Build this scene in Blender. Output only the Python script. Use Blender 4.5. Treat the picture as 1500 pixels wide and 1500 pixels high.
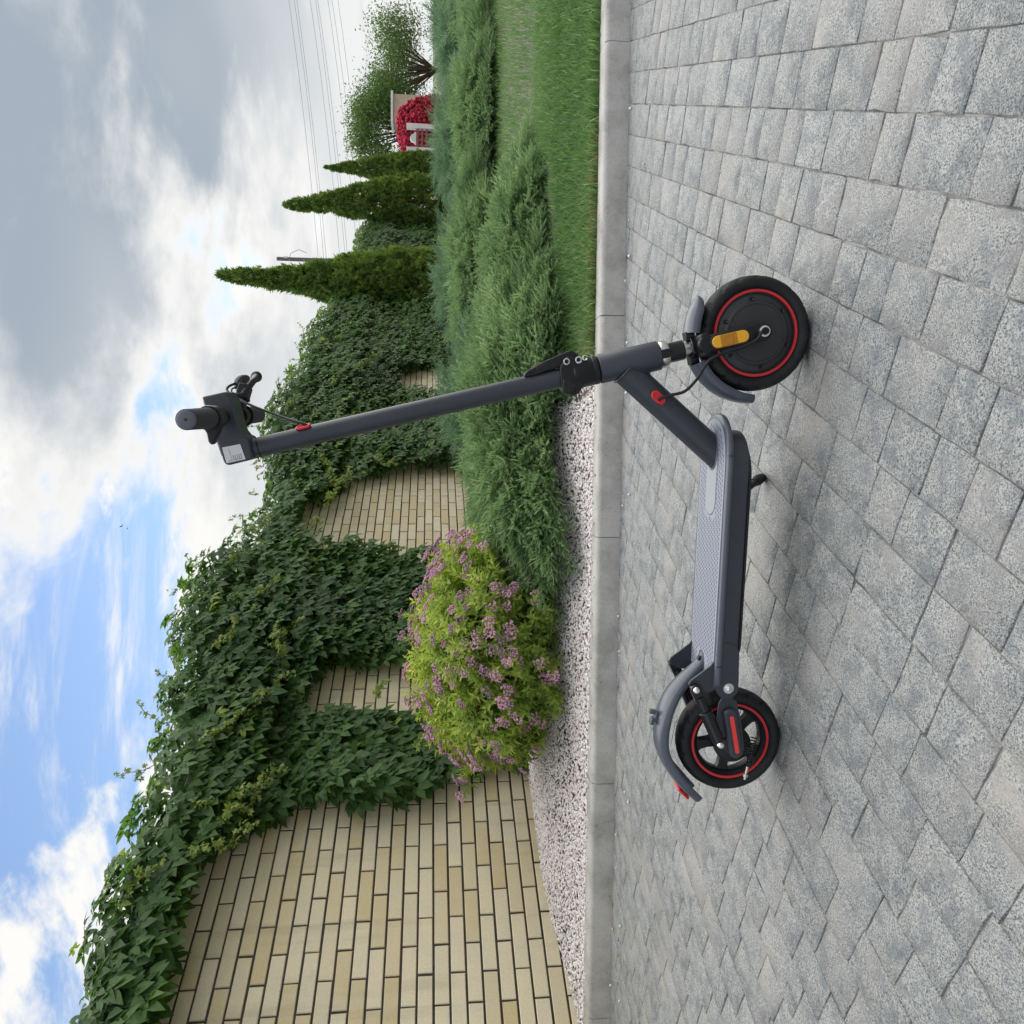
import bpy, bmesh, math, random
import numpy as np
from mathutils import Vector, Matrix

random.seed(7)
rng = np.random.default_rng(11)
for o in list(bpy.data.objects):
    bpy.data.objects.remove(o, do_unlink=True)
S = bpy.context.scene
C = S.collection
PI = math.pi

# ------------------------------------------------------------------ camera
PITCH = 0.1076
CAM_H = 0.7293
cam_d = bpy.data.cameras.new('camera')
cam = bpy.data.objects.new('camera', cam_d)
C.objects.link(cam)
cam_d.sensor_fit = 'HORIZONTAL'
cam_d.sensor_width = 36.0
cam_d.lens = 36.0 * 1081.2 / 1500.0
cam_d.clip_start = 0.05
cam_d.clip_end = 2000
fwd = Vector((0, math.cos(PITCH), -math.sin(PITCH)))
dn = Vector((0, -math.sin(PITCH), -math.cos(PITCH)))
rt = Vector((1, 0, 0))
# the phone was turned on its side: picture-right is the ground, picture-top is the place's right
M = Matrix((dn, rt, -fwd)).transposed().to_4x4()
M.translation = Vector((0, 0, CAM_H))
cam.matrix_world = M
S.camera = cam

# ------------------------------------------------------------------ world / light
SUN_EL = math.radians(54)
SUN_AZ = math.radians(52)      # measured from +Y towards +X
sun_dir = Vector((math.sin(SUN_AZ) * math.cos(SUN_EL), math.cos(SUN_AZ) * math.cos(SUN_EL), math.sin(SUN_EL)))
CUMX, CUMY = 11.0, 6.0          # where the loose cumulus sits
W = bpy.data.worlds.new('World')
S.world = W
W.use_nodes = True


class NT:
    """small helper round a node tree"""
    def __init__(s, tree):
        s.t = tree
        s.t.nodes.clear()

    def n(s, typ, **kw):
        nd = s.t.nodes.new(typ)
        for k, v in kw.items():
            if k.startswith('i_'):
                key = k[2:]
                key = int(key) if key.isdigit() else key
                nd.inputs[key].default_value = v
            else:
                setattr(nd, k, v)
        return nd

    def l(s, a, b):
        s.t.links.new(a, b)

    def math(s, op, a, b=None, clamp=False, c=None):
        nd = s.t.nodes.new('ShaderNodeMath')
        nd.operation = op
        nd.use_clamp = clamp
        for i, v in enumerate((a, b, c)):
            if v is None:
                continue
            if isinstance(v, (int, float)):
                nd.inputs[i].default_value = v
            else:
                s.l(v, nd.inputs[i])
        return nd.outputs[0]

    def ss(s, x, lo, hi):
        nd = s.t.nodes.new('ShaderNodeMapRange')
        nd.interpolation_type = 'SMOOTHSTEP'
        s.l(x, nd.inputs[0])
        nd.inputs[1].default_value = lo
        nd.inputs[2].default_value = hi
        return nd.outputs[0]

    def mix(s, f, a, b):
        nd = s.t.nodes.new('ShaderNodeMix')
        nd.data_type = 'RGBA'
        for sock, v in ((nd.inputs[0], f), (nd.inputs[6], a), (nd.inputs[7], b)):
            if isinstance(v, (int, float)):
                sock.default_value = v
            elif isinstance(v, tuple):
                sock.default_value = v if len(v) == 4 else (*v, 1)
            else:
                s.l(v, sock)
        return nd.outputs[2]


w = NT(W.node_tree)
tc = w.n('ShaderNodeTexCoord')
sep = w.n('ShaderNodeSeparateXYZ')
w.l(tc.outputs['Generated'], sep.inputs[0])
dx, dy, dz = sep.outputs
zz = w.math('ADD', w.math('MAXIMUM', dz, 0.0), 0.16)
px_ = w.math('DIVIDE', dx, zz)
py_ = w.math('DIVIDE', dy, zz)
comb = w.n('ShaderNodeCombineXYZ')
w.l(px_, comb.inputs[0]); w.l(py_, comb.inputs[1])
# cloud fields on a flat layer overhead
nA = w.n('ShaderNodeTexNoise', i_Scale=0.62, i_Detail=9.0, i_Roughness=0.56, i_Distortion=0.35)
mpA = w.n('ShaderNodeMapping'); mpA.inputs['Location'].default_value = (3.1, 1.7, 0.4)
w.l(comb.outputs[0], mpA.inputs[0]); w.l(mpA.outputs[0], nA.inputs['Vector'])
nB = w.n('ShaderNodeTexNoise', i_Scale=1.5, i_Detail=7.0, i_Roughness=0.58, i_Distortion=0.5)
mpB = w.n('ShaderNodeMapping'); mpB.inputs['Location'].default_value = (7.3, 4.2, 2.2)
w.l(comb.outputs[0], mpB.inputs[0]); w.l(mpB.outputs[0], nB.inputs['Vector'])
nC = w.n('ShaderNodeTexNoise', i_Scale=0.5, i_Detail=3.0, i_Roughness=0.5)
mpC = w.n('ShaderNodeMapping'); mpC.inputs['Location'].default_value = (1.3, 9.2, 5.2)
w.l(comb.outputs[0], mpC.inputs[0]); w.l(mpC.outputs[0], nC.inputs['Vector'])
nD = w.n('ShaderNodeTexNoise', i_Scale=2.4, i_Detail=8.0, i_Roughness=0.6, i_Distortion=0.15)
w.l(mpC.outputs[0], nD.inputs['Vector'])
# broken cumulus on the left, a closed grey deck on the right
side = w.math('ADD', w.math('ADD', w.math('MULTIPLY', dx, 0.34), 0.075), w.math('MULTIPLY', w.ss(dz, 0.40, 0.10), 0.05))
cov = w.math('ADD', w.math('ADD', nA.outputs[0], w.math('MULTIPLY', w.math('SUBTRACT', nB.outputs[0], 0.5), 0.42)), side)
mask = w.ss(cov, 0.49, 0.575)
nE = w.n('ShaderNodeTexNoise', i_Scale=1.15, i_Detail=9.0, i_Roughness=0.57, i_Distortion=0.25)
mpE = w.n('ShaderNodeMapping'); mpE.inputs['Location'].default_value = (CUMX, CUMY, 8.0)
w.l(comb.outputs[0], mpE.inputs[0]); w.l(mpE.outputs[0], nE.inputs['Vector'])
mask = w.math('MAXIMUM', mask, w.ss(nE.outputs[0], 0.535, 0.585))
nW = w.n('ShaderNodeTexNoise', i_Scale=1.6, i_Detail=8.0, i_Roughness=0.62, i_Distortion=0.6)
mpW = w.n('ShaderNodeMapping'); mpW.inputs['Rotation'].default_value = (0, 0, 0.5); mpW.inputs['Scale'].default_value = (1.0, 3.2, 1.0); mpW.inputs['Location'].default_value = (4.0, 2.0, 1.0)
w.l(comb.outputs[0], mpW.inputs[0]); w.l(mpW.outputs[0], nW.inputs['Vector'])
mask = w.math('MAXIMUM', mask, w.math('MULTIPLY', w.ss(nW.outputs[0], 0.46, 0.72), 0.95))
thick = w.ss(cov, 0.53, 0.70)
deck = w.ss(w.math('ADD', w.math('ADD', w.math('MULTIPLY', dx, 0.5), w.math('MULTIPLY', dz, 1.2)), w.math('MULTIPLY', w.math('SUBTRACT', nC.outputs[0], 0.5), 0.9)), 0.26, 0.62)
grey = w.math('MULTIPLY', thick, w.math('ADD', w.math('MULTIPLY', deck, 0.75), 0.25), clamp=True)
shade = w.math('MULTIPLY', w.ss(nD.outputs[0], 0.40, 0.64), 0.52)
grey = w.math('MAXIMUM', grey, w.math('MULTIPLY', shade, thick))
cl_col = w.mix(grey, (0.525, 0.52, 0.505), (0.205, 0.24, 0.28))
hz = w.ss(dz, 0.22, 0.0)
cl_col2 = w.mix(w.math('MULTIPLY', hz, 0.6), cl_col, (0.50, 0.51, 0.505))
sky = w.n('ShaderNodeTexSky')
sky.sky_type = 'NISHITA'
sky.sun_disc = False
sky.sun_elevation = SUN_EL
sky.sun_rotation = SUN_AZ
sky.dust_density = 0.6
sky.ozone_density = 1.5
b1 = w.n('ShaderNodeBackground', i_Strength=0.105)
w.l(sky.outputs[0], b1.inputs[0])
b2 = w.n('ShaderNodeBackground', i_Strength=1.0)
w.l(cl_col2, b2.inputs[0])
mx = w.n('ShaderNodeMixShader')
mask2 = w.math('MAXIMUM', mask, w.math('MULTIPLY', hz, 0.55))
w.l(mask2, mx.inputs[0]); w.l(b1.outputs[0], mx.inputs[1]); w.l(b2.outputs[0], mx.inputs[2])
wo = w.n('ShaderNodeOutputWorld')
w.l(mx.outputs[0], wo.inputs[0])

sd = bpy.data.lights.new('sun', 'SUN')
sd.energy = 2.2
sd.angle = math.radians(100)
sd.color = (1.0, 0.965, 0.91)
sun = bpy.data.objects.new('sun', sd)
C.objects.link(sun)
sun.rotation_euler = sun_dir.to_track_quat('Z', 'Y').to_euler()

S.view_settings.view_transform = 'Standard'
S.view_settings.look = 'None'
S.view_settings.exposure = 0.92
S.view_settings.gamma = 1.0
S.view_settings.use_curve_mapping = False
S.render.engine = 'CYCLES'
S.cycles.max_bounces = 6
S.cycles.transparent_max_bounces = 6


# ------------------------------------------------------------------ tagging
def tag(o, label=None, cat=None, group=None, kind=None):
    if label: o['label'] = label
    if cat: o['category'] = cat
    if group: o['group'] = group
    if kind: o['kind'] = kind
    return o


def empty(name, loc=(0, 0, 0), rot=(0, 0, 0)):
    o = bpy.data.objects.new(name, None)
    o.empty_display_size = 0.1
    C.objects.link(o)
    o.location = loc
    o.rotation_euler = rot
    return o


def link(name, me, parent=None, m=None, loc=None):
    o = bpy.data.objects.new(name, me)
    C.objects.link(o)
    if m is not None and len(me.materials) == 0:
        me.materials.append(m)
    if parent is not None: o.parent = parent
    if loc is not None: o.location = loc
    return o


# ------------------------------------------------------------------ materials
def mat(name, col, rough=0.6, metal=0.0, var=None, bump=None, spec=0.5, col2=None, coat=0.0):
    """var=(scale, amount) noise mix to col2; bump=(scale, strength)"""
    m = bpy.data.materials.new(name)
    m.use_nodes = True
    k = NT(m.node_tree)
    out = k.n('ShaderNodeOutputMaterial')
    p = k.n('ShaderNodeBsdfPrincipled', i_Roughness=rough, i_Metallic=metal)
    p.inputs['Base Color'].default_value = (*col, 1)
    p.inputs['Specular IOR Level'].default_value = spec
    p.inputs['Coat Weight'].default_value = coat
    k.l(p.outputs[0], out.inputs[0])
    if var or bump:
        g = k.n('ShaderNodeNewGeometry')
    if var:
        nz = k.n('ShaderNodeTexNoise', i_Scale=var[0], i_Detail=6.0, i_Roughness=0.6)
        k.l(g.outputs['Position'], nz.inputs['Vector'])
        c2 = col2 or tuple(c * (1 - var[1]) for c in col)
        r = k.mix(k.ss(nz.outputs[0], 0.35, 0.65), col, c2)
        k.l(r, p.inputs['Base Color'])
    if bump:
        nb = k.n('ShaderNodeTexNoise', i_Scale=bump[0], i_Detail=5.0, i_Roughness=0.6)
        k.l(g.outputs['Position'], nb.inputs['Vector'])
        b = k.n('ShaderNodeBump', i_Strength=bump[1], i_Distance=0.004)
        k.l(nb.outputs[0], b.inputs['Height'])
        k.l(b.outputs[0], p.inputs['Normal'])
    return m


def leaf_mat(name, ca, cb, cc=None, rough=0.45, trans=0.28, spec=0.4):
    """leaf colour runs ca..cb by the mesh attribute 'tint' (one value per leaf)"""
    m = bpy.data.materials.new(name)
    m.use_nodes = True
    k = NT(m.node_tree)
    out = k.n('ShaderNodeOutputMaterial')
    at = k.n('ShaderNodeAttribute', attribute_name='tint')
    ramp = k.n('ShaderNodeValToRGB')
    e = ramp.color_ramp.elements
    e[0].position = 0.0; e[0].color = (*ca, 1)
    e[1].position = 1.0; e[1].color = (*(cc or cb), 1)
    if cc:
        x = e.new(0.82); x.color = (*cb, 1)
    k.l(at.outputs['Fac'], ramp.inputs[0])
    g = k.n('ShaderNodeNewGeometry')
    nz = k.n('ShaderNodeTexNoise', i_Scale=38.0, i_Detail=3.0)
    k.l(g.outputs['Position'], nz.inputs['Vector'])
    col = k.mix(k.math('MULTIPLY', k.ss(nz.outputs[0], 0.3, 0.7), 0.35), ramp.outputs[0], tuple(c * 0.6 for c in ca))
    p = k.n('ShaderNodeBsdfPrincipled', i_Roughness=rough)
    p.inputs['Specular IOR Level'].default_value = spec
    k.l(col, p.inputs['Base Color'])
    t = k.n('ShaderNodeBsdfTranslucent')
    hs = k.n('ShaderNodeHueSaturation', i_Hue=0.485, i_Saturation=1.1, i_Value=1.5)
    k.l(col, hs.inputs['Color']); k.l(hs.outputs[0], t.inputs[0])
    mxs = k.n('ShaderNodeMixShader'); mxs.inputs[0].default_value = trans
    k.l(p.outputs[0], mxs.inputs[1]); k.l(t.outputs[0], mxs.inputs[2])
    k.l(mxs.outputs[0], out.inputs[0])
    return m


def paver_mat():
    m = bpy.data.materials.new('split_granite')
    m.use_nodes = True
    k = NT(m.node_tree)
    out = k.n('ShaderNodeOutputMaterial')
    p = k.n('ShaderNodeBsdfPrincipled', i_Roughness=0.62)
    p.inputs['Specular IOR Level'].default_value = 0.35
    g = k.n('ShaderNodeNewGeometry')
    P = g.outputs['Position']
    oi = k.n('ShaderNodeObjectInfo')
    fine = k.n('ShaderNodeTexNoise', i_Scale=380.0, i_Detail=2.0, i_Roughness=0.6)
    mid = k.n('ShaderNodeTexNoise', i_Scale=150.0, i_Detail=4.0, i_Roughness=0.72)
    big = k.n('ShaderNodeTexNoise', i_Scale=4.2, i_Detail=4.0, i_Roughness=0.55)
    cl = k.n('ShaderNodeTexNoise', i_Scale=24.0, i_Detail=4.0, i_Roughness=0.65)
    for x in (fine, mid, big, cl):
        k.l(P, x.inputs['Vector'])
    base = k.mix(k.ss(fine.outputs[0], 0.36, 0.64), (0.075, 0.086, 0.104), (0.41, 0.415, 0.395))
    base = k.mix(k.math('MULTIPLY', k.ss(mid.outputs[0], 0.40, 0.66), 0.55), base, (0.47, 0.47, 0.44))
    base = k.mix(k.math('MULTIPLY', k.ss(cl.outputs[0], 0.44, 0.64), 0.55), base, (0.13, 0.15, 0.17))
    dust = k.math('MULTIPLY', k.math('MULTIPLY', k.ss(big.outputs[0], 0.47, 0.68), k.ss(cl.outputs[0], 0.34, 0.6)), 0.6)
    base = k.mix(dust, base, (0.43, 0.395, 0.36))
    rnd = k.math('ADD', k.math('MULTIPLY', oi.outputs['Random'], 0.5), k.math('MULTIPLY', g.outputs['Random Per Island'], 0.5))
    hs = k.n('ShaderNodeHueSaturation')
    k.l(base, hs.inputs['Color'])
    k.l(k.math('ADD', k.math('MULTIPLY', rnd, 0.16), 0.92), hs.inputs['Value'])
    k.l(hs.outputs[0], p.inputs['Base Color'])
    # cleft relief
    mus = k.n('ShaderNodeTexNoise', i_Scale=46.0, i_Detail=7.0, i_Roughness=0.68)
    k.l(P, mus.inputs['Vector'])
    hgt = k.math('ADD', mus.outputs[0], k.math('MULTIPLY', fine.outputs[0], 0.25))
    b = k.n('ShaderNodeBump', i_Strength=0.9, i_Distance=0.008)
    k.l(hgt, b.inputs['Height'])
    k.l(b.outputs[0], p.inputs['Normal'])
    k.l(p.outputs[0], out.inputs[0])
    return m


def brick_mat():
    m = bpy.data.materials.new('buff_brick')
    m.use_nodes = True
    k = NT(m.node_tree)
    out = k.n('ShaderNodeOutputMaterial')
    p = k.n('ShaderNodeBsdfPrincipled', i_Roughness=0.75)
    p.inputs['Specular IOR Level'].default_value = 0.3
    g = k.n('ShaderNodeNewGeometry')
    oi = k.n('ShaderNodeObjectInfo')
    rnd = k.math('FRACT', k.math('ADD', oi.outputs['Random'], g.outputs['Random Per Island']))
    rp = k.n('ShaderNodeValToRGB')
    e = rp.color_ramp.elements
    e[0].color = (0.58, 0.47, 0.265, 1); e[1].color = (0.69, 0.61, 0.42, 1)
    x = e.new(0.35); x.color = (0.63, 0.535, 0.345, 1)
    x = e.new(0.7); x.color = (0.68, 0.60, 0.43, 1)
    k.l(rnd, rp.inputs[0])
    nz = k.n('ShaderNodeTexNoise', i_Scale=9.0, i_Detail=5.0, i_Roughness=0.6)
    fz = k.n('ShaderNodeTexNoise', i_Scale=160.0, i_Detail=3.0, i_Roughness=0.6)
    k.l(g.outputs['Position'], nz.inputs['Vector']); k.l(g.outputs['Position'], fz.inputs['Vector'])
    c = k.mix(k.math('MULTIPLY', k.ss(nz.outputs[0], 0.42, 0.68), 0.45), rp.outputs[0], (0.58, 0.55, 0.43))
    c = k.mix(k.math('MULTIPLY', k.ss(fz.outputs[0], 0.4, 0.7), 0.22), c, (0.33, 0.27, 0.16))
    st_ = k.n('ShaderNodeTexNoise', i_Scale=1.0, i_Detail=5.0, i_Roughness=0.6)
    mp_ = k.n('ShaderNodeMapping'); mp_.inputs['Scale'].default_value = (9.0, 9.0, 1.1)
    k.l(g.outputs['Position'], mp_.inputs[0]); k.l(mp_.outputs[0], st_.inputs['Vector'])
    c = k.mix(k.math('MULTIPLY', k.ss(st_.outputs[0], 0.52, 0.74), 0.38), c, (0.34, 0.29, 0.19))
    k.l(c, p.inputs['Base Color'])
    b = k.n('ShaderNodeBump', i_Strength=0.25, i_Distance=0.002)
    k.l(fz.outputs[0], b.inputs['Height']); k.l(b.outputs[0], p.inputs['Normal'])
    k.l(p.outputs[0], out.inputs[0])
    return m


def kerb_mat():
    m = bpy.data.materials.new('kerb_concrete')
    m.use_nodes = True
    k = NT(m.node_tree)
    out = k.n('ShaderNodeOutputMaterial')
    p = k.n('ShaderNodeBsdfPrincipled', i_Roughness=0.8)
    p.inputs['Specular IOR Level'].default_value = 0.25
    g = k.n('ShaderNodeNewGeometry')
    a = k.n('ShaderNodeTexNoise', i_Scale=7.0, i_Detail=6.0, i_Roughness=0.62)
    f = k.n('ShaderNodeTexNoise', i_Scale=210.0, i_Detail=3.0, i_Roughness=0.6)
    v = k.n('ShaderNodeTexVoronoi', feature='DISTANCE_TO_EDGE', i_Scale=9.0)
    nzv = k.n('ShaderNodeTexNoise', i_Scale=14.0, i_Detail=4.0)
    mp = k.n('ShaderNodeMix'); mp.data_type = 'VECTOR'; mp.inputs[0].default_value = 0.12
    for q in (a, f, nzv):
        k.l(g.outputs['Position'], q.inputs['Vector'])
    k.l(g.outputs['Position'], mp.inputs[4]); k.l(nzv.outputs['Color'], mp.inputs[5]); k.l(mp.outputs[1], v.inputs['Vector'])
    c = k.mix(k.ss(a.outputs[0], 0.36, 0.68), (0.50, 0.485, 0.455), (0.35, 0.335, 0.31))
    c = k.mix(k.math('MULTIPLY', k.ss(f.outputs[0], 0.45, 0.7), 0.35), c, (0.18, 0.175, 0.165))
    crack = k.math('MULTIPLY', k.ss(v.outputs['Distance'], 0.012, 0.0), k.ss(a.outputs[0], 0.5, 0.62))
    c = k.mix(k.math('MULTIPLY', crack, 0.6), c, (0.10, 0.10, 0.10))
    k.l(c, p.inputs['Base Color'])
    b = k.n('ShaderNodeBump', i_Strength=0.35, i_Distance=0.002)
    k.l(f.outputs[0], b.inputs['Height']); k.l(b.outputs[0], p.inputs['Normal'])
    k.l(p.outputs[0], out.inputs[0])
    return m


def pebble_mat():
    m = bpy.data.materials.new('marble_gravel')
    m.use_nodes = True
    k = NT(m.node_tree)
    out = k.n('ShaderNodeOutputMaterial')
    p = k.n('ShaderNodeBsdfPrincipled', i_Roughness=0.7)
    g = k.n('ShaderNodeNewGeometry')
    rp = k.n('ShaderNodeValToRGB')
    e = rp.color_ramp.elements
    e[0].color = (0.30, 0.24, 0.24, 1); e[1].color = (0.86, 0.84, 0.82, 1)
    for pos, c in ((0.06, (0.50, 0.42, 0.41)), (0.22, (0.66, 0.58, 0.56)), (0.5, (0.75, 0.69, 0.67)), (0.8, (0.80, 0.77, 0.75))):
        x = e.new(pos); x.color = (*c, 1)
    k.l(g.outputs['Random Per Island'], rp.inputs[0])
    k.l(rp.outputs[0], p.inputs['Base Color'])
    k.l(p.outputs[0], out.inputs[0])
    return m


M_ = {}
M_['paver'] = paver_mat()
M_['brick'] = brick_mat()
M_['kerb'] = kerb_mat()
M_['pebble'] = pebble_mat()
M_['joint'] = mat('joint_sand', (0.31, 0.30, 0.28), 0.95, var=(11, 0.78), bump=(120, 0.5))
M_['ground'] = mat('far_ground', (0.14, 0.17, 0.07), 0.95, var=(0.6, 0.4))
M_['soil'] = mat('bed_soil', (0.21, 0.18, 0.15), 0.95, var=(18, 0.5), bump=(60, 0.6))
M_['mortar'] = mat('dark_mortar', (0.062, 0.056, 0.05), 0.9, var=(25, 0.3))
M_['ivy'] = leaf_mat('creeper_leaf', (0.038, 0.095, 0.026), (0.125, 0.24, 0.058), (0.34, 0.44, 0.10), rough=0.42, trans=0.42, spec=0.26)
M_['shoot'] = leaf_mat('creeper_young_leaf', (0.14, 0.24, 0.05), (0.30, 0.36, 0.08), rough=0.5, trans=0.35)
M_['mulch'] = mat('grey_bark', (0.27, 0.24, 0.22), 0.9, var=(60, 0.5))
M_['stem'] = mat('brown_stem', (0.13, 0.085, 0.05), 0.8, var=(40, 0.4))
M_['juniper'] = leaf_mat('juniper_needles', (0.13, 0.22, 0.10), (0.27, 0.40, 0.185), (0.48, 0.58, 0.31), rough=0.6, trans=0.42, spec=0.25)
M_['juniper2'] = leaf_mat('blue_juniper_needles', (0.11, 0.19, 0.105), (0.20, 0.32, 0.19), (0.32, 0.45, 0.26), rough=0.6, trans=0.42, spec=0.25)
M_['thuja'] = leaf_mat('thuja_scales', (0.080, 0.155, 0.036), (0.20, 0.31, 0.070), (0.32, 0.42, 0.11), rough=0.6, trans=0.4, spec=0.25)
M_['spirea'] = leaf_mat('golden_leaf', (0.14, 0.27, 0.05), (0.47, 0.585, 0.115), (0.72, 0.74, 0.23), rough=0.5, trans=0.36)
M_['pink'] = leaf_mat('pink_blossom', (0.60, 0.30, 0.44), (0.74, 0.46, 0.61), (0.82, 0.62, 0.72), rough=0.7, trans=0.25)
M_['mauve'] = leaf_mat('fading_blossom', (0.33, 0.19, 0.24), (0.50, 0.32, 0.42), rough=0.8, trans=0.2)
M_['grass'] = leaf_mat('grass_blade', (0.085, 0.19, 0.058), (0.19, 0.335, 0.115), (0.46, 0.50, 0.27), rough=0.5, trans=0.4)
M_['dry'] = leaf_mat('dry_grass', (0.35, 0.28, 0.13), (0.52, 0.44, 0.24), rough=0.7, trans=0.3)
M_['treeleaf'] = leaf_mat('broad_leaf', (0.06, 0.13, 0.03), (0.14, 0.24, 0.06), (0.24, 0.33, 0.1), rough=0.55, trans=0.35)
M_['red'] = leaf_mat('red_blossom', (0.50, 0.015, 0.055), (0.70, 0.04, 0.11), rough=0.7, trans=0.2)
M_['white_wall'] = mat('white_render', (0.78, 0.77, 0.74), 0.8, var=(3, 0.1))
M_['beige'] = mat('beige_render', (0.60, 0.47, 0.34), 0.85, var=(4, 0.15))
M_['rail'] = mat('red_brown_rail', (0.30, 0.10, 0.09), 0.6)
M_['pole'] = mat('grey_pole_wood', (0.20, 0.18, 0.17), 0.85, var=(14, 0.4))
M_['wire'] = mat('wire', (0.20, 0.21, 0.23), 0.6)
M_['bird'] = mat('dark_feather', (0.03, 0.03, 0.035), 0.8)
# scooter
M_['paint'] = mat('slate_paint', (0.030, 0.034, 0.045), 0.40, var=(12, 0.1), col2=(0.037, 0.041, 0.052), bump=(900, 0.05), spec=0.5)
M_['fender'] = mat('slate_plastic', (0.080, 0.091, 0.118), 0.30, var=(16, 0.1), spec=0.5)
M_['black'] = mat('black_plastic', (0.0065, 0.007, 0.009), 0.40, spec=0.38)
M_['gloss'] = mat('black_gloss', (0.010, 0.010, 0.012), 0.16)
M_['rubber'] = mat('tyre_rubber', (0.0075, 0.0085, 0.0105), 0.6, var=(26, 0.3), bump=(300, 0.2), spec=0.35, col2=(0.017, 0.017, 0.018))
M_['hub'] = mat('hub_grey', (0.024, 0.026, 0.029), 0.48)
M_['redp'] = mat('red_plastic', (0.62, 0.022, 0.030), 0.42)
M_['redr'] = mat('red_reflector', (0.85, 0.055, 0.045), 0.3)
M_['steel'] = mat('steel', (0.62, 0.60, 0.56), 0.28, metal=1.0)
M_['bolt'] = mat('bright_bolt', (0.80, 0.79, 0.77), 0.22, metal=1.0)
M_['grip'] = mat('grip_rubber', (0.040, 0.042, 0.050), 0.7, bump=(500, 0.8))
M_['gripcap'] = mat('grip_cap', (0.115, 0.115, 0.145), 0.6)
M_['sticker'] = mat('paper_label', (0.70, 0.70, 0.71), 0.5)
M_['ink'] = mat('grey_ink', (0.28, 0.28, 0.29), 0.6)
M_['mat'] = mat('deck_rubber', (0.25, 0.27, 0.325), 0.5)
M_['dash'] = mat('deck_groove', (0.045, 0.052, 0.075), 0.6)
M_['panel'] = mat('deck_panel', (0.27, 0.29, 0.31), 0.42)
M_['glass'] = mat('display_glass', (0.008, 0.009, 0.012), 0.08)


def amber():
    m = bpy.data.materials.new('amber_reflector')
    m.use_nodes = True
    k = NT(m.node_tree)
    out = k.n('ShaderNodeOutputMaterial')
    p = k.n('ShaderNodeBsdfPrincipled', i_Roughness=0.22)
    t = k.n('ShaderNodeTexCoord')
    mp = k.n('ShaderNodeMapping'); mp.inputs['Rotation'].default_value = (0, math.radians(14), 0)
    k.l(t.outputs['Object'], mp.inputs[0])
    v = k.n('ShaderNodeTexChecker', i_Scale=420.0)
    k.l(mp.outputs[0], v.inputs['Vector'])
    c = k.mix(v.outputs['Fac'], (0.80, 0.36, 0.012), (0.90, 0.50, 0.03))
    k.l(c, p.inputs['Base Color'])
    k.l(p.outputs[0], out.inputs[0])
    return m


M_['amber'] = amber()
M_['amber2'] = mat('amber_prism', (0.62, 0.24, 0.01), 0.3, var=(500, 0.4))


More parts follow.
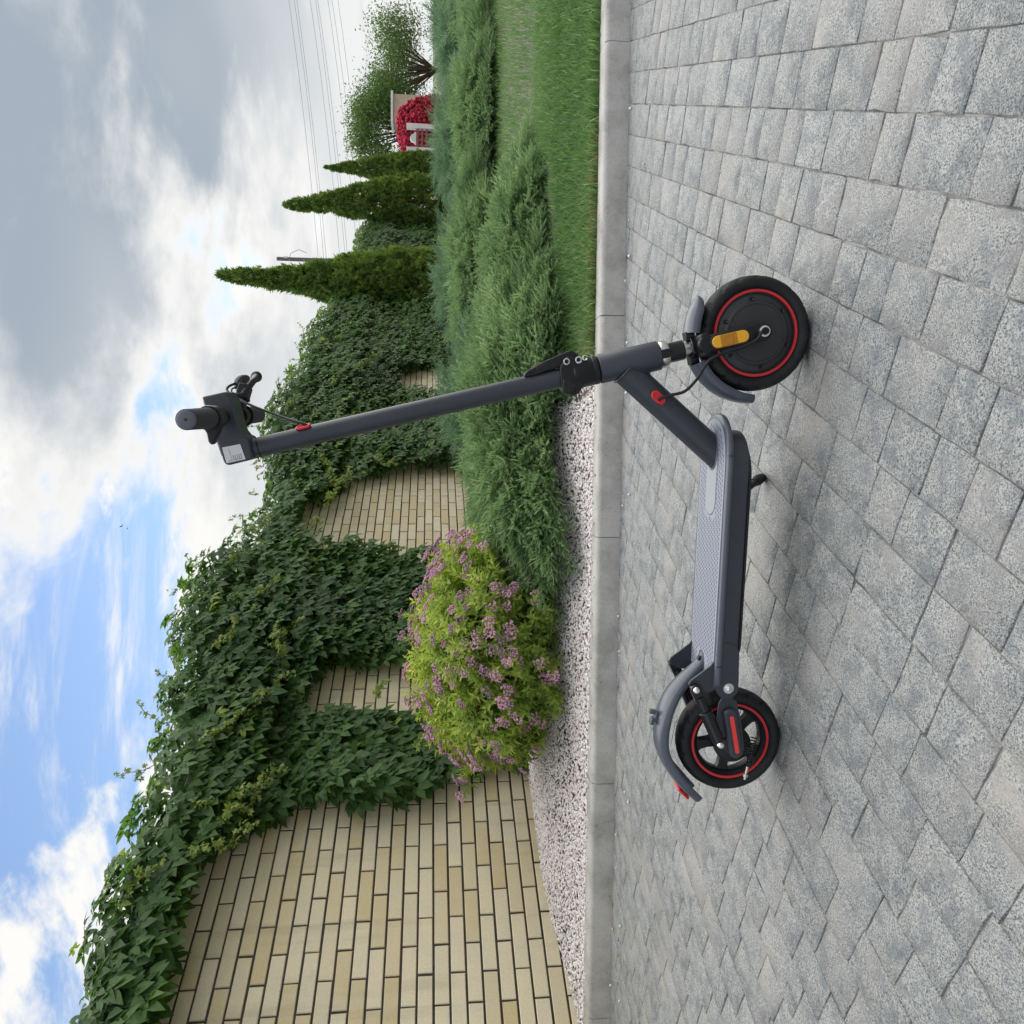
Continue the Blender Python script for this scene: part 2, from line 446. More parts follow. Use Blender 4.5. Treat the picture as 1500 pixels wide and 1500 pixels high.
# ------------------------------------------------------------------ mesh builder
class MB:
    def __init__(s):
        s.v = []; s.f = []

    def add(s, vs, fs):
        b = len(s.v)
        s.v.extend([tuple(x) for x in vs])
        s.f.extend([tuple(i + b for i in f) for f in fs])
        return s

    def obox(s, c, ax, ay, az, hx, hy, hz):
        c = Vector(c); ax = Vector(ax).normalized() * hx; ay = Vector(ay).normalized() * hy; az = Vector(az).normalized() * hz
        vs = [c + sx * ax + sy * ay + sz * az for sz in (-1, 1) for sy in (-1, 1) for sx in (-1, 1)]
        return s.add(vs, [(0, 2, 3, 1), (4, 5, 7, 6), (0, 1, 5, 4), (2, 6, 7, 3), (0, 4, 6, 2), (1, 3, 7, 5)])

    def box(s, c, hx, hy, hz):
        return s.obox(c, (1, 0, 0), (0, 1, 0), (0, 0, 1), hx, hy, hz)

    def rings(s, rings, cap0=True, cap1=True, closed=False):
        n = len(rings[0]); vs = [p for r in rings for p in r]; fs = []
        m = len(rings)
        for i in range(m if closed else m - 1):
            a = i * n; b = ((i + 1) % m) * n
            for j in range(n):
                k = (j + 1) % n
                fs.append((a + j, a + k, b + k, b + j))
        if not closed:
            if cap0: fs.append(tuple(reversed(range(n))))
            if cap1: fs.append(tuple(range((m - 1) * n, m * n)))
        return s.add(vs, fs)

    def tube(s, pts, r, n=16, cap=True):
        pts = [Vector(p) for p in pts]
        rs = r if isinstance(r, (list, tuple)) else [r] * len(pts)
        up = None; rings = []
        for i, p in enumerate(pts):
            t = (pts[min(i + 1, len(pts) - 1)] - pts[max(i - 1, 0)]).normalized()
            if up is None:
                up = t.orthogonal().normalized()
            up = (up - t * up.dot(t)).normalized()
            q = t.cross(up)
            rings.append([p + (up * math.cos(2 * PI * j / n) + q * math.sin(2 * PI * j / n)) * rs[i] for j in range(n)])
        return s.rings(rings, cap, cap)

    def lathe(s, prof, c, axis=(0, 1, 0), n=64, closed=False, cap=False):
        """prof: list of (radius, height along axis)"""
        c = Vector(c); a = Vector(axis).normalized(); u = Vector((0, 0, 1))
        if abs(u.dot(a)) > 0.98: u = Vector((1, 0, 0))
        u = (u - a * u.dot(a)).normalized(); q = a.cross(u)
        rings = [[c + a * h + (u * math.cos(2 * PI * j / n) + q * math.sin(2 * PI * j / n)) * max(r, 1e-5) for j in range(n)] for r, h in prof]
        return s.rings(rings, cap, cap, closed)

    def prism(s, poly, y0, y1):
        """polygon in the xz plane, extruded along y"""
        n = len(poly)
        vs = [(x, y0, z) for x, z in poly] + [(x, y1, z) for x, z in poly]
        fs = [tuple(range(n)), tuple(reversed(range(n, 2 * n)))]
        fs += [(i + n, (i + 1) % n + n, (i + 1) % n, i) for i in range(n)]
        return s.add(vs, fs)

    def slab(s, poly, z0, z1):
        """polygon in the xy plane, extruded along z"""
        n = len(poly)
        vs = [(x, y, z0) for x, y in poly] + [(x, y, z1) for x, y in poly]
        fs = [tuple(reversed(range(n))), tuple(range(n, 2 * n))]
        fs += [(i, (i + 1) % n, (i + 1) % n + n, i + n) for i in range(n)]
        return s.add(vs, fs)

    def ball(s, c, r, sc=(1, 1, 1), n=14, m=8):
        c = Vector(c); rings = []
        for i in range(1, m):
            t = PI * i / m
            rings.append([c + Vector((math.sin(t) * math.cos(2 * PI * j / n) * sc[0], math.sin(t) * math.sin(2 * PI * j / n) * sc[1], math.cos(t) * sc[2])) * r for j in range(n)])
        return s.rings(rings)

    def build(s, name, m, parent=None, bevel=0.0, seg=2, angle=38, loc=None):
        me = bpy.data.meshes.new(name)
        me.from_pydata(s.v, [], s.f)
        bm = bmesh.new(); bm.from_mesh(me)
        bmesh.ops.recalc_face_normals(bm, faces=bm.faces)
        bm.to_mesh(me); bm.free()
        me.polygons.foreach_set('use_smooth', [True] * len(me.polygons))
        me.set_sharp_from_angle(angle=math.radians(angle))
        o = link(name, me, parent, m, loc)
        if bevel > 0:
            b = o.modifiers.new('bevel', 'BEVEL')
            b.width = bevel; b.segments = seg; b.limit_method = 'ANGLE'; b.angle_limit = math.radians(40)
            b.harden_normals = False
        return o


def capsule2d(p0, p1, r0, r1=None, n=10):
    r1 = r0 if r1 is None else r1
    a = math.atan2(p1[1] - p0[1], p1[0] - p0[0])
    out = []
    for i in range(n + 1):
        t = a - PI / 2 + PI * i / n
        out.append((p1[0] + r1 * math.cos(t), p1[1] + r1 * math.sin(t)))
    for i in range(n + 1):
        t = a + PI / 2 + PI * i / n
        out.append((p0[0] + r0 * math.cos(t), p0[1] + r0 * math.sin(t)))
    return out


def np_mesh(name, V, F, tint=None):
    """triangle soup to mesh"""
    me = bpy.data.meshes.new(name)
    V = np.asarray(V, np.float32); F = np.asarray(F, np.int32)
    me.vertices.add(len(V)); me.vertices.foreach_set('co', V.ravel())
    me.loops.add(len(F) * 3); me.loops.foreach_set('vertex_index', F.ravel())
    me.polygons.add(len(F)); me.polygons.foreach_set('loop_start', np.arange(0, len(F) * 3, 3, dtype=np.int32))
    me.update(calc_edges=True)
    if tint is not None:
        a = me.attributes.new('tint', 'FLOAT', 'POINT')
        a.data.foreach_set('value', np.asarray(tint, np.float32))
    return me


def scatter(temps, which, Rm, T, tint, tt=None):
    """temps: list of (V,F,extra tint per vertex); Rm (n,3,3) with scale; T (n,3); tint (n,)"""
    Vs = []; Fs = []; Ts = []; base = 0
    for k, tp in enumerate(temps):
        ix = np.nonzero(which == k)[0]
        if len(ix) == 0: continue
        V, F = tp[0], tp[1]
        P = np.einsum('nij,vj->nvi', Rm[ix], V) + T[ix][:, None, :]
        nv = len(V)
        Fa = F[None] + (np.arange(len(ix)) * nv)[:, None, None] + base
        tv = tint[ix][:, None] + (tp[2][None] if len(tp) > 2 else 0)
        tv = np.broadcast_to(tv, (len(ix), nv))
        Vs.append(P.reshape(-1, 3)); Fs.append(Fa.reshape(-1, 3)); Ts.append(tv.reshape(-1))
        base += nv * len(ix)
    return np.concatenate(Vs), np.concatenate(Fs), np.clip(np.concatenate(Ts), 0, 1)


def frames(y, n, roll=None):
    """rotation matrices with local +Y along y and local +Z near n"""
    y = y / np.linalg.norm(y, axis=1, keepdims=True)
    n = n - y * np.sum(n * y, 1, keepdims=True)
    n = n / (np.linalg.norm(n, axis=1, keepdims=True) + 1e-9)
    x = np.cross(y, n)
    return np.stack([x, y, n], axis=2)


def vnoise(x, y, seed=0, scale=1.0):
    """cheap smooth noise, about -1..1"""
    r = np.random.default_rng(seed)
    out = 0
    for i in range(5):
        a = r.uniform(0, 2 * PI); f = scale * r.uniform(0.6, 2.0); ph = r.uniform(0, 6.28)
        out = out + np.sin((x * math.cos(a) + y * math.sin(a)) * f + ph)
    return out / 3.0


def in_poly(x, y, poly):
    ins = np.zeros(len(x), bool)
    n = len(poly)
    for i in range(n):
        x0, y0 = poly[i]; x1, y1 = poly[(i + 1) % n]
        c = ((y0 > y) != (y1 > y)) & (x < (x1 - x0) * (y - y0) / (y1 - y0 + 1e-12) + x0)
        ins ^= c
    return ins


def view_uv(P):
    """where a place point falls in the picture, -0.5..0.5 inside, and its distance (only used to rank what shows largest)"""
    P = np.asarray(P, float)
    D = P - np.array([0, 0, CAM_H])
    f_ = D @ np.array(fwd); u = D @ np.array(rt); v = D @ np.array(dn)
    f_ = np.where(f_ > 0.05, f_, 1e9)
    k = 1081.2 / 1500.0
    return u / f_ * k, v / f_ * k, f_


# ------------------------------------------------------------------ kerb line
KA = np.array([-1.563, 2.945]); KB = np.array([1.44, 2.703])
KD = (KB - KA) / np.linalg.norm(KB - KA)         # along the kerb, to the right
KN = np.array([-KD[1], KD[0]])                    # away from the camera


def kerb_y(x):
    return KA[1] + (x - KA[0]) * KD[1] / KD[0]


def bed_z(x, y):
    """height of the planting bed"""
    d = np.maximum(0, (y - kerb_y(x)) * KD[0] - 0.105)
    t = np.clip(d / 0.75, 0, 1)
    return 0.084 + 0.074 * t * t * (3 - 2 * t)


# ------------------------------------------------------------------ ground, pavement
g = MB()
g.add([(-600, -600, -0.16), (600, -600, -0.16), (600, 900, -0.16), (-600, 900, -0.16)], [(0, 1, 2, 3)])
tag(g.build('ground', M_['ground']), kind='structure')

pav = MB()
pav.add([(-60, -60, -0.0026), (60, -60, -0.0026), (60, kerb_y(60) + 0.03, -0.0026), (-60, kerb_y(-60) + 0.03, -0.0026)], [(0, 1, 2, 3)])
pavement = pav.build('pavement', M_['joint'])
tag(pavement, kind='structure')

RA = math.radians(60.8)
RE = np.array([math.cos(RA), math.sin(RA)]); RN = np.array([math.sin(RA), -math.cos(RA)])
ROW = 0.1012


def paver_mesh(length, seed):
    r = random.Random(seed)
    hl = length / 2 - 0.0001; hw = ROW / 2 - 0.0001
    per = []
    nL = max(3, int(length / 0.03)); nW = 3
    cor = [(-hl, -hw), (hl, -hw), (hl, hw), (-hl, hw)]
    for i in range(4):
        a = cor[i]; b = cor[(i + 1) % 4]
        n = nL if i % 2 == 0 else nW
        for k in range(n):
            t = k / n
            j = 0.0011 if k else 0.0016
            x = a[0] + (b[0] - a[0]) * t; y = a[1] + (b[1] - a[1]) * t
            x += -abs(r.gauss(0, j)) * (1 if x > 0 else -1) * (abs(x) > hl * 0.98)
            y += -abs(r.gauss(0, j)) * (1 if y > 0 else -1) * (abs(y) > hw * 0.98)
            per.append((x, y))
    n = len(per)
    tx, ty = r.uniform(-1, 1) * 0.005, r.uniform(-1, 1) * 0.008
    inset = [(x * (1 - 0.0014 / hl), y * (1 - 0.0014 / hw)) for x, y in per]
    z = lambda x, y: x * tx + y * ty + r.uniform(-0.0007, 0.0007)
    vs = [(x, y, z(x, y)) for x, y in inset] + [(x, y, z(x, y) - 0.0016) for x, y in per] + [(x * 0.97, y * 0.97, -0.03) for x, y in per]
    vs.append((0, 0, r.uniform(0, 0.0015)))
    fs = [(i, (i + 1) % n, 3 * n) for i in range(n)]
    for k in (0, 1):
        fs += [(k * n + i, (k + 1) * n + i, (k + 1) * n + (i + 1) % n, k * n + (i + 1) % n) for i in range(n)]
    me = bpy.data.meshes.new('paver')
    me.from_pydata(vs, [], fs)
    me.polygons.foreach_set('use_smooth', [True] * len(fs))
    me.set_sharp_from_angle(angle=math.radians(50))
    me.materials.append(M_['paver'])
    return me


LENS = [0.088, 0.116, 0.146, 0.176]
PM = {(i, k): paver_mesh(LENS[i], 100 * i + k) for i in range(4) for k in range(5)}
pl = []
for r in range(-46, 52):
    off = -0.2865 - ROW * (r + 0.5)
    e = -6.0 + random.uniform(0, 0.1)
    while e < 6.5:
        li = random.choices([0, 1, 2, 3], [3, 4, 4, 3])[0]
        c = RE * (e + LENS[li] / 2) + RN * off
        e += LENS[li]
        ky = kerb_y(c[0])
        if -3.6 < c[0] < 3.6 and -0.9 < c[1] < ky + 0.05:
            pl.append((c[0], c[1], random.uniform(-0.0010, 0.0010), li, random.randrange(5), random.choice((0, PI))))
P3 = np.array([(a[0], a[1], 0) for a in pl])
u, v, dd = view_uv(P3)
seen = (np.abs(u) < 0.5) & (np.abs(v) < 0.52)
score = np.where(seen, 1.0 / dd, 0) * np.array([0.8 + LENS[a[3]] for a in pl])
order = np.argsort(-score)
part = set(int(i) for i in order[:300])
sv = []; sf = []
for i, (x, y, z, li, k, fl) in enumerate(pl):
    if i in part:
        o = link('paver', PM[(li, k)], pavement)
        o.location = (x, y, z); o.rotation_euler = (0, 0, RA + fl)
    else:
        b = len(sv); me = PM[(li, k)]
        mm = Matrix.Translation((x, y, z)) @ Matrix.Rotation(RA + fl, 4, 'Z')
        sv.extend([tuple(mm @ q.co) for q in me.vertices]); sf.extend([tuple(q + b for q in p.vertices) for p in me.polygons])
me = bpy.data.meshes.new('paving_field')
me.from_pydata(sv, [], sf); me.materials.append(M_['paver'])
me.polygons.foreach_set('use_smooth', [True] * len(sf)); me.set_sharp_from_angle(angle=math.radians(50))
tag(link('paving_field', me, pavement), kind='stuff')

# kerb stones
kerb = MB().add([(-30, kerb_y(-30) + 0.02, -0.09), (30, kerb_y(30) + 0.02, -0.09), (30, kerb_y(30) + 0.09, -0.09), (-30, kerb_y(-30) + 0.09, -0.09)], [(0, 1, 2, 3)]).build('kerb', M_['joint'])
tag(kerb, kind='structure')
js = []
for jx in (0.75, -0.099, -1.094):
    js.append((np.array([jx, kerb_y(jx)]) - KA) @ KD)
js = sorted(js)
ks = [js[0] - 1.0 * i for i in range(5, 0, -1)] + js + [js[-1] + 1.0 * i for i in range(1, 12)]
prof = [(0.0, -0.10), (0.0, 0.074), (0.003, 0.083), (0.010, 0.0895), (0.020, 0.092), (0.098, 0.090), (0.102, 0.087), (0.104, 0.08), (0.104, -0.10)]
for a, b in zip(ks[:-1], ks[1:]):
    rings = []
    n = 30
    chip = [random.uniform(0.002, 0.006) if random.random() < 0.07 else 0.0 for _ in range(n + 1)]
    dz = random.uniform(-0.0015, 0.0015); do = random.uniform(-0.002, 0.002)
    for i in range(n + 1):
        t = a + 0.0012 + (b - a - 0.0024) * i / n
        ring = []
        for q, z in prof:
            p = KA + KD * t + KN * (q + do + (chip[i] * 0.8 if q < 0.015 and z > 0.07 else 0))
            ring.append((p[0] , p[1], z + dz + (random.uniform(-0.0006, 0.0006) - (chip[i] if q < 0.015 else 0) if z > 0 else 0)))
        rings.append(ring)
    k = MB().rings(rings)
    k.build('kerb_stone', M_['kerb'], kerb, angle=60)

# planting bed
bx = np.concatenate([np.linspace(-8, -3, 11), np.linspace(-2.9, 7, 100), np.linspace(7.5, 60, 30)])
by = np.concatenate([np.linspace(0.1, 1.2, 24), np.linspace(1.3, 8, 40), np.linspace(9, 60, 20)])
X, Y = np.meshgrid(bx, by)
Yw = kerb_y(X) + Y
Z = bed_z(X, Yw) - 0.006 + 0.004 * vnoise(X, Yw, 3, 9)
nx, ny = len(bx), len(by)
vs = np.stack([X.ravel(), Yw.ravel(), Z.ravel()], 1)
fs = [(j * nx + i, j * nx + i + 1, (j + 1) * nx + i + 1, (j + 1) * nx + i) for j in range(ny - 1) for i in range(nx - 1)]
me = bpy.data.meshes.new('planting_bed'); me.from_pydata(vs.tolist(), [], fs); me.materials.append(M_['soil'])
me.polygons.foreach_set('use_smooth', [True] * len(fs))
tag(link('planting_bed', me), kind='structure')

# ------------------------------------------------------------------ brick wall
WP = np.array([-1.94626, 3.70468]); WD = np.array([0.503774, 0.863836]); WN = np.array([WD[1], -WD[0]])   # WN faces the camera side
BARE = {
    'A': [(-1.9, 1.7), (-0.9, 1.78), (-0.28, 1.86), (0.1, 1.85), (0.25, 1.82), (0.42, 1.61), (0.56, 1.42), (0.52, 1.15), (0.53, 0.86), (0.64, 0.66), (0.7, 0.59), (0.77, 0.5), (0.79, 0.22), (0.80, 0.0), (-1.9, 0.0)],
    'B': [(1.19, 1.49), (1.34, 1.53), (1.52, 1.49), (1.68, 1.4), (1.64, 1.07), (1.7, 0.89), (1.6, 0.6), (1.19, 0.6), (1.19, 0.87), (1.24, 1.05), (1.22, 1.22)],
    'C': [(3.39, 1.88), (3.68, 1.89), (3.99, 1.72), (4.33, 1.49), (4.56, 1.1), (4.64, 0.68), (4.72, 0.12), (3.6, 0.12), (2.95, 0.5), (3.0, 0.92), (3.11, 1.15), (3.11, 1.5), (3.17, 1.79)],
    'D': [(6.83, 1.11), (7.46, 1.13), (7.75, 0.85), (7.92, 0.3), (6.6, 0.3), (6.62, 0.67)],
    'E': [(6.28, 0.67), (6.29, 0.2), (5.5, 0.2), (5.67, 0.6)],
}
TOP_S = [-4.5, -2, -0.45, 0.13, 0.44, 0.89, 1.26, 1.62, 2.19, 2.52, 2.88, 3.18, 3.56, 4.26, 4.85, 5.9, 6.76, 7.92, 9.35, 9.91, 10.75, 11.2, 15.32, 17.82, 19.38, 21]
TOP_Z = [2.4, 2.3, 2.31, 2.44, 2.45, 2.43, 2.48, 2.51, 2.74, 2.76, 2.71, 2.52, 2.47, 2.46, 2.57, 2.81, 2.72, 2.65, 2.82, 2.75, 2.64, 2.63, 2.58, 2.77, 2.64, 2.5]
WALL_H = 2.06; S0, S1 = -4.5, 20.5


def wpt(s, z, d=0.0):
    return (WP[0] + WD[0] * s + WN[0] * d, WP[1] + WD[1] * s + WN[1] * d, z)


wall = empty('brick_wall', wpt(0, 0.0, -0.12), (0, 0, math.atan2(WD[1], WD[0])))
tag(wall, 'long buff brick garden wall with dark mortar joints behind the shrubs', 'wall')
# wall-local frame: x along the wall, -y towards the camera side, z up; local face plane y = -0.12
core = MB().box(((S0 + S1) / 2, 0, WALL_H / 2), (S1 - S0) / 2, 0.112, WALL_H / 2)
core.build('mortar_core', M_['mortar'], wall)
cop = MB().box(((S0 + S1) / 2, 0, WALL_H + 0.03), (S1 - S0) / 2, 0.16, 0.03)
cop.build('coping', M_['kerb'], wall, bevel=0.008)
BL, BH, JT = 0.256, 0.065, 0.010


def brick_verts(seed):
    r = random.Random(seed)
    hx, hz = BL / 2, BH / 2
    c = 0.003
    j = lambda: r.uniform(-0.0010, 0.0010)
    vs = []
    for (y, ex) in ((-0.1205, c), (-0.1178, 0), (-0.109, 0)):
        for sx, sz in ((-1, -1), (1, -1), (1, 1), (-1, 1)):
            vs.append((sx * (hx - ex) + j(), y + j() * 0.5, sz * (hz - ex) + j()))
    fs = [(0, 1, 2, 3)]
    for k in (0, 1):
        fs += [(k * 4 + i, (k + 1) * 4 + i, (k + 1) * 4 + (i + 1) % 4, k * 4 + (i + 1) % 4) for i in range(4)]
    return vs, fs


BV = [brick_verts(i) for i in range(6)]
BMs = []
for vs_, fs_ in BV:
    me = bpy.data.meshes.new('brick'); me.from_pydata(vs_, [], fs_); me.materials.append(M_['brick']); BMs.append(me)
bl = []
row = 0
z = 0.648 - 0.075 * 9 + 0.0375
while z < WALL_H - 0.03:
    s = S0 + (0.0 if row % 2 else 0.133) + 0.037 + BL / 2
    while s < S1 - BL / 2:
        bl.append((s + random.uniform(-0.0015, 0.0015), z + random.uniform(-0.0008, 0.0008)))
        s += BL + JT
    z += BH + JT; row += 1
bs = np.array(bl)
P3 = np.array([wpt(s, z) for s, z in bl])
u, v, dd = view_uv(P3)
seen = (np.abs(u) < 0.52) & (np.abs(v) < 0.5)
vis = np.zeros(len(bl), bool)
for pg in BARE.values():
    vis |= in_poly(bs[:, 0], bs[:, 1], pg) | in_poly(bs[:, 0] + 0.1, bs[:, 1], pg) | in_poly(bs[:, 0] - 0.1, bs[:, 1], pg)
score = np.where(seen & vis, 1 / dd, 0)
order = np.argsort(-score)
part = set(int(i) for i in order[:300] if score[i] > 0)
sv = []; sf = []
for i, (s, z) in enumerate(bl):
    k = random.randrange(6); dep = random.uniform(-0.0015, 0.0015)
    if i in part:
        o = link('brick', BMs[k], wall); o.location = (s, dep, z)
    else:
        b = len(sv)
        sv.extend([(s + q[0], dep + q[1], z + q[2]) for q in BV[k][0]]); sf.extend([tuple(q + b for q in f) for f in BV[k][1]])
me = bpy.data.meshes.new('brickwork'); me.from_pydata(sv, [], sf); me.materials.append(M_['brick'])
tag(link('brickwork', me, wall), kind='stuff')

# ------------------------------------------------------------------ climbing vine on the wall


def leaflet(L, Wd, ang, droop, fold, r):
    """pointed oval leaflet from the origin; returns verts, tris"""
    ts = [0.0, 0.12, 0.38, 0.68, 1.0]
    ws = [0.0, 0.0, 0.9, 0.78, 0.0]
    V = []
    ca, sa = math.cos(ang), math.sin(ang)
    mid = []; lf = []; rg = []
    for t, wv in zip(ts, ws):
        y = t * L; zc = -droop * L * t * t
        mid.append((0, y, zc)); w_ = wv * Wd / 2
        lf.append((-w_, y - 0.03 * L, zc + fold * w_)); rg.append((w_, y - 0.03 * L, zc + fold * w_))
    pts = [mid[1], lf[2], mid[2], rg[2], lf[3], mid[3], rg[3], mid[4]]
    V = [(x * ca + y * sa, -x * sa + y * ca, z) for x, y, z in pts]
    F = [(0, 2, 1), (0, 3, 2), (1, 2, 5), (1, 5, 4), (2, 3, 6), (2, 6, 5), (4, 5, 7), (5, 6, 7)]
    return V, F


def creeper_leaf(seed):
    r = random.Random(seed)
    V = []; F = []
    for ang, L in ((0, 1.0), (0.85, 0.93), (-0.85, 0.93), (1.75, 0.66), (-1.75, 0.66)):
        v_, f_ = leaflet(L * r.uniform(0.9, 1.08), L * r.uniform(0.50, 0.60), ang + r.uniform(-0.14, 0.14), r.uniform(0.15, 0.5), r.uniform(0.15, 0.5), r)
        b = len(V); V += v_; F += [tuple(q + b for q in f) for f in f_]
    # petiole
    b = len(V); V += [(-0.015, 0, 0), (0.015, 0, 0), (0, -0.5, -0.25)]; F += [(b, b + 1, b + 2)]
    return np.array(V), np.array(F), np.zeros(len(V))


IV = [creeper_leaf(i) for i in range(6)]


def ivy_points(n, s_lo, s_hi, z_lo=0.05):
    s = rng.uniform(s_lo, s_hi, n); z = rng.uniform(z_lo, 2.95, n)
    ztop = np.interp(s, TOP_S, TOP_Z) - 0.10 + 0.06 * vnoise(s * 3, s * 0, 5, 2.0)
    ok = z < ztop
    for pg in BARE.values():
        ok &= ~in_poly(s, z - 0.05, pg) & ~in_poly(s, z + 0.03, pg)
    s, z, ztop = s[ok], z[ok], ztop[ok]
    th = 0.17 + 0.09 * vnoise(s, z, 8, 4.0)
    th = np.where(z > WALL_H - 0.35, np.maximum(th, 0.22), th) * np.clip((ztop - z) / 0.16 + 0.45, 0.3, 1)
    low = np.clip((z - 0.15) / 0.5, 0.45, 1)
    q = rng.uniform(0, 1, len(s)) ** 0.6
    d = 0.02 + q * np.maximum(th, 0.07) * low
    # above the wall: a hedge-like ridge with both sides
    cap = z > WALL_H + 0.02
    d = np.where(cap, rng.uniform(-0.38, 1, len(s)) * 1.0 * np.maximum(th, 0.1) - (rng.uniform(0, 1, len(s)) < 0.35) * 0.25, d)
    return s, z, d, ztop, q


parts_ = [ivy_points(12500, -1.6, 3.0), ivy_points(9500, 3.0, 8.5), ivy_points(13000, 8.5, 20.5), ivy_points(1500, -4.5, -1.6),
          ivy_points(9000, -1.6, 20.5, 1.8)]
s = np.concatenate([p[0] for p in parts_]); z = np.concatenate([p[1] for p in parts_])
d = np.concatenate([p[2] for p in parts_]); zt = np.concatenate([p[3] for p in parts_]); q = np.concatenate([p[4] for p in parts_])
n = len(s)
T = np.stack([WP[0] + WD[0] * s + WN[0] * d, WP[1] + WD[1] * s + WN[1] * d, z], 1)
wn3 = np.array([WN[0], WN[1], 0]); wd3 = np.array([WD[0], WD[1], 0]); up3 = np.array([0, 0, 1.0])
rnd = rng.normal(0, 1, (n, 3))
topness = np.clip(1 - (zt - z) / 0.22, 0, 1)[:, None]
back = (d < -0.2)[:, None]
nn = np.where(back, -wn3, wn3)
ydir = (nn * 0.45 - up3 * 0.75) * (1 - topness) + (nn * 0.5 + up3 * 0.15) * topness + wd3 * rnd[:, :1] * 0.55 + rnd * 0.18
ndir = (nn * 0.75 + up3 * 0.65) + rnd[:, [1, 2, 0]] * 0.25 + up3 * topness * 0.5
Rm = frames(ydir, ndir)
sc_ = (0.048 + 0.066 * rng.uniform(0, 1, n) ** 0.8) * np.where(topness[:, 0] > 0.4, 0.85, 1)
tint = np.clip(0.28 + 0.2 * vnoise(s, z, 21, 3.0) + rng.normal(0, 0.15, n) + topness[:, 0] * 0.30 + 0.10 * np.clip(s / 8, 0, 1) + (rng.uniform(0, 1, n) < 0.03) * 0.5, 0, 1)  # lighter tint towards the top edge: glow of light from behind, put into the colour
which = rng.integers(0, 6, n)
Rs = Rm * sc_[:, None, None]
vine = empty('climbing_vine', wpt(1.0, 0.15, 0.02))
tag(vine, 'dark green five-leaved creeper draped over the buff brick wall', 'climbing vine')
vo = np.array(vine.location)
# the leaves that show largest are parts of their own
u, v, dd = view_uv(T)
seen = (np.abs(u) < 0.5) & (np.abs(v) < 0.5) & (q > 0.72) & (d > 0)
score = np.where(seen, sc_ / dd, 0)
order = np.argsort(-score)[:300]
sel = np.zeros(n, bool); sel[order] = True
LM = []
for V, F, tt in IV:
    for tv in (0.15, 0.3, 0.45, 0.6):
        me = np_mesh('leaf', V, F, np.full(len(V), tv)); me.materials.append(M_['ivy']); LM.append(me)
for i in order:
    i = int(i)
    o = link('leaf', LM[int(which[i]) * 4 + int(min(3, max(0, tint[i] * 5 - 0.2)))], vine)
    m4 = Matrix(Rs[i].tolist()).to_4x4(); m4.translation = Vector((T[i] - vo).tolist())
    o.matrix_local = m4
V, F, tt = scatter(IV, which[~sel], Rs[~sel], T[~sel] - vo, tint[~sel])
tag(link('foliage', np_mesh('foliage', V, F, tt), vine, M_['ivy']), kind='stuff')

# trailing young shoots: (s, z) runs read as lying over the leaves
SH = [[(1.37, 1.61), (1.29, 1.73), (1.12, 1.8), (0.99, 1.88), (0.87, 2.01)], [(0.66, 1.53), (0.55, 1.64), (0.47, 1.76), (0.42, 1.93)],
      [(0.3, 1.62), (0.26, 1.69), (0.19, 1.77), (0.14, 1.9)], [(0.61, 1.62), (0.4, 1.68), (0.35, 1.81)], [(2.45, 1.85), (2.33, 1.95), (2.1, 2.0)],
      [(1.9, 1.6), (1.87, 1.7), (1.69, 1.79)], [(4.26, 1.52), (4.1, 1.52), (3.93, 1.6), (3.56, 1.66)], [(4.55, 1.85), (4.3, 1.72), (3.99, 1.65)],
      [(5.6, 1.6), (5.2, 1.75), (4.9, 1.86)], [(7.04, 1.86), (6.8, 1.9), (6.56, 1.94)], [(7.86, 1.43), (7.4, 1.6), (7.04, 1.73)], [(1.95, 2.09), (1.8, 2.05), (1.67, 2.15)],
      [(1.87, 1.79), (1.7, 1.75), (1.53, 1.69)], [(5.2, 2.1), (5.05, 2.2)], [(6.1, 2.3), (5.8, 2.36)], [(3.3, 2.1), (3.1, 2.2)], [(0.1, 2.0), (0.0, 2.14)], [(2.8, 2.2), (2.7, 2.3)],
      [(0.85, 0.75), (0.78, 0.8)], [(1.3, 1.0), (1.22, 1.08)], [(4.5, 1.3), (4.4, 1.22), (4.35, 1.1)], [(3.2, 1.75), (3.3, 1.68)]]
tv = []
for run in SH:
    L = sum(math.dist(a, b) for a, b in zip(run[:-1], run[1:]))
    k = max(8, int(L / 0.016))
    path = []
    for i in range(k + 1):
        t = i / k * (len(run) - 1); a = min(int(t), len(run) - 2); f = t - a
        ss = run[a][0] * (1 - f) + run[a + 1][0] * f; z_ = run[a][1] * (1 - f) + run[a + 1][1] * f
        path.append(Vector(wpt(ss, z_, 0.26 + 0.03 * math.sin(i * 0.5))))
        fr = i / k
        for _ in range(2):
            tv.append((path[-1] + Vector((random.gauss(0, 0.012), random.gauss(0, 0.012), random.gauss(0, 0.012))), 0.020 + 0.018 * fr * random.uniform(0.6, 1.2)))
    st = MB(); st.tube([p - vine.location for p in path[::3] + [path[-1]]], 0.0022, n=5); st.build('shoot_stem', M_['stem'], vine)
# little shoots standing out above the top edge
for i in range(34):
    s_ = random.uniform(-0.8, 9) if i < 26 else random.uniform(9, 19)
    zt_ = float(np.interp(s_, TOP_S, TOP_Z)) - 0.1
    p0 = Vector(wpt(s_, zt_, random.uniform(-0.05, 0.1)))
    dirv = Vector((random.gauss(0, 0.5), random.gauss(0, 0.5), 1)).normalized()
    Lr = random.uniform(0.08, 0.24)
    path = [p0 + dirv * Lr * t + Vector((0, 0, -0.25 * Lr * t * t)) + Vector((random.gauss(0, 0.006), random.gauss(0, 0.006), 0)) for t in (0, 0.33, 0.66, 1)]
    st = MB(); st.tube([p - vine.location for p in path], 0.002, n=5); st.build('shoot_stem', M_['stem'], vine)
    for p in path[1:]:
        for _ in range(3):
            tv.append((p + Vector((random.gauss(0, 0.012), random.gauss(0, 0.012), random.gauss(0, 0.012))), random.uniform(0.016, 0.03)))
